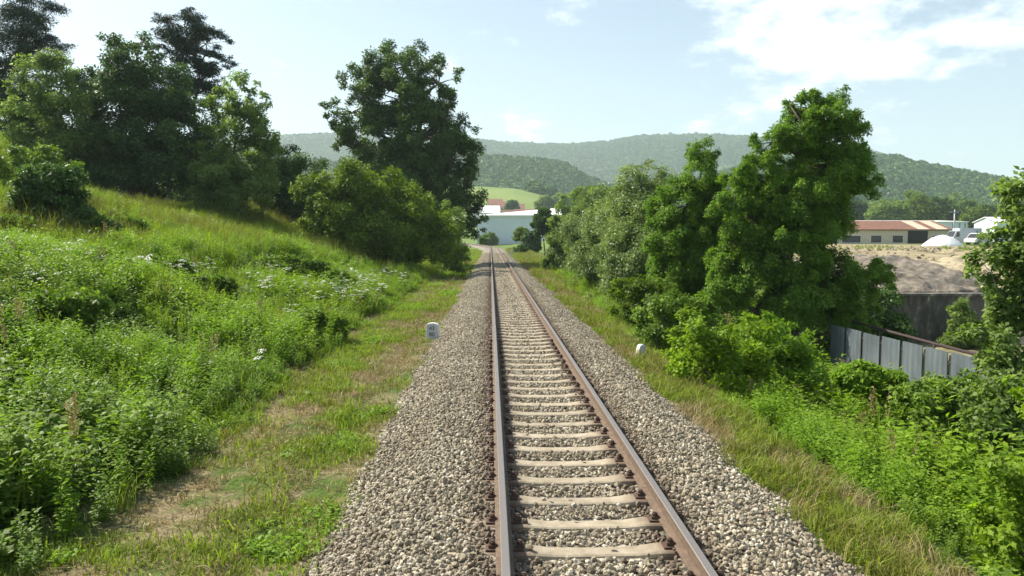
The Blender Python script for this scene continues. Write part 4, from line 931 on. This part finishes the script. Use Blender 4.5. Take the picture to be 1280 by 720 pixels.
# vehicles in the yard
M['van'] = plain('white_car_paint', (.72, .74, .75), .3, var=.03); M['tyre'] = plain('tyre_rubber', (.02, .02, .02), .85); M['greybody'] = plain('grey_van_paint', (.40, .44, .47), .35, var=.05)
def van(loc, rz, label, body, name='parked_van', L=5.0, H=2.2, box=False):
    e = empty(name, loc, label, 'van', rz); wd = 1.0
    if box: prof = [(-L/2, .4), (L/2, .4), (L/2, 1.15), (L/2 - .35, 1.35), (L/2 - .85, H - .5), (L/2 - 1.5, H - .45), (L/2 - 1.5, H), (-L/2, H)]
    else: prof = [(-L/2, .4), (L/2, .4), (L/2, .95), (L/2 - .7, 1.15), (L/2 - 1.5, H - .1), (L/2 - 1.9, H), (-L/2 + .15, H), (-L/2, H - .2)]
    MB().prism(prof, 'y', -wd, wd).build('body', body, e, bevel=.06)
    for s in (-1, 1):
        y0 = s * (wd + .006)
        MB().prism([(L/2 - .7, 1.4), (L/2 - .95, H - .7), (L/2 - 1.45, H - .7), (L/2 - 1.45, 1.4)] if box else [(L/2 - .95, 1.2), (L/2 - 1.5, H - .35), (L/2 - 2.2, H - .35), (L/2 - 2.2, 1.2)], 'y', min(y0, s*wd*.99), max(y0, s*wd*.99)).build('side_window', M['glass'], e)
        for wx in (-L/2 + .95, L/2 - .95):
            wh = MB().tube([(wx, s*(wd - .2), .36), (wx, s*(wd + .02), .36)], .36, 14).build('wheel', M['tyre'], e)
            MB().tube([(wx, s*(wd + .01), .36), (wx, s*(wd + .035), .36)], .19, 10).build('rim', M['steel'], wh)
    if box: MB().add([(L/2 - .35 + .02, -.85, 1.42), (L/2 - .33, .85, 1.42), (L/2 - .82, .82, H - .56), (L/2 - .82, -.82, H - .56), (L/2 - .31, -.85, 1.44), (L/2 - .31, .85, 1.44), (L/2 - .79, .82, H - .53), (L/2 - .79, -.82, H - .53)], [(0,3,2,1),(4,5,6,7),(0,1,5,4),(1,2,6,5),(2,3,7,6),(3,0,4,7)]).build('windscreen', M['glass'], e)
    else: MB().add([(L/2 - .68, -.85, 1.2), (L/2 - .68, .85, 1.2), (L/2 - 1.44, .8, H - .16), (L/2 - 1.44, -.8, H - .16), (L/2 - .66, -.85, 1.22), (L/2 - .66, .85, 1.22), (L/2 - 1.40, .8, H - .13), (L/2 - 1.40, -.8, H - .13)], [(0,3,2,1),(4,5,6,7),(0,1,5,4),(1,2,6,5),(2,3,7,6),(3,0,4,7)]).build('windscreen', M['glass'], e)
    for s in (-.7, .7): MB().box(L/2 - .01, L/2 + .03, s - .16, s + .16, .68, .86).build('headlight', M['whiteroof'], e)
    return e
p = at(1203, 306, 128); van((p[0], 128, gz(p[0], 128)), R(184), 'grey box van parked beside the beige workshop', M['greybody'], 'box_van', 5.6, 2.9, True)
p = at(1222, 305, 124); van((p[0], 124, gz(p[0], 124)), R(205), 'white van parked at the right of the white mound', M['van'], L=4.6, H=2.0)
p = at(1190, 300, 133); 
# poles
def pole(px, ytop, Yp, label, lamp=False):
    p = at(px, 300, Yp); g_ = gz(p[0], Yp); top_ = at(px, ytop, Yp)[2]; e = empty('lamp_post' if lamp else 'utility_pole', (p[0], Yp, g_), label, 'lamp post' if lamp else 'pole')
    MB().tube([(0, 0, -.3), (0, 0, (top_-g_)*.5), (0, 0, top_ - g_)], [.17, .14, .11], 8).build('shaft', M['steel'], e, smooth=True)
    h = top_ - g_
    if lamp:
        MB().tube([(0, 0, h - .1), (-.5, 0, h + .15), (-1.3, 0, h + .2)], .06, 6).build('bracket', M['steel'], e); MB().box(-2.1, -1.25, -.22, .22, h + .1, h + .32).build('lamp_head', M['whiteroof'], e, bevel=.05)
    else: MB().box(-.8, .8, -.06, .06, h - .5, h - .36).build('crossarm', M['steel'], e)
pole(1192, 262, 130, 'thin grey pole in front of the long pale hall'); pole(1267, 247, 120, 'grey lamp post at the right edge of the yard', True)
p = at(1237, 309, 120); tag(MB().box(p[0]-.2, p[0]+.2, 119.8, 120.2, gz(p[0], 120) - .2, gz(p[0], 120) + .9).prism([(p[0]-.2, 119.8), (p[0]+.2, 119.8), (p[0]+.1, 120.1)], 'z', gz(p[0], 120) + .9, gz(p[0], 120) + 1.0).build('bollard', M['steel'], None, bevel=.03), 'short grey bollard standing alone on the sandy yard', 'bollard')

# ------------------------------------------------------------------ haze
hm = bpy.data.materials.new('haze'); hm.use_nodes = True; n = hm.node_tree; n.nodes.clear(); oo = n.nodes.new('ShaderNodeOutputMaterial'); pv = n.nodes.new('ShaderNodeVolumePrincipled')
pv.inputs['Density'].default_value = .00021; pv.inputs['Color'].default_value = (.76, .90, .97, 1); pv.inputs['Anisotropy'].default_value = .2; n.links.new(pv.outputs[0], oo.inputs['Volume'])
hb = MB().box(-4700, 4700, -700, 6100, -6, 400).build('haze', hm); tag(hb, 'pale summer haze over the valley', 'haze', kind='stuff')
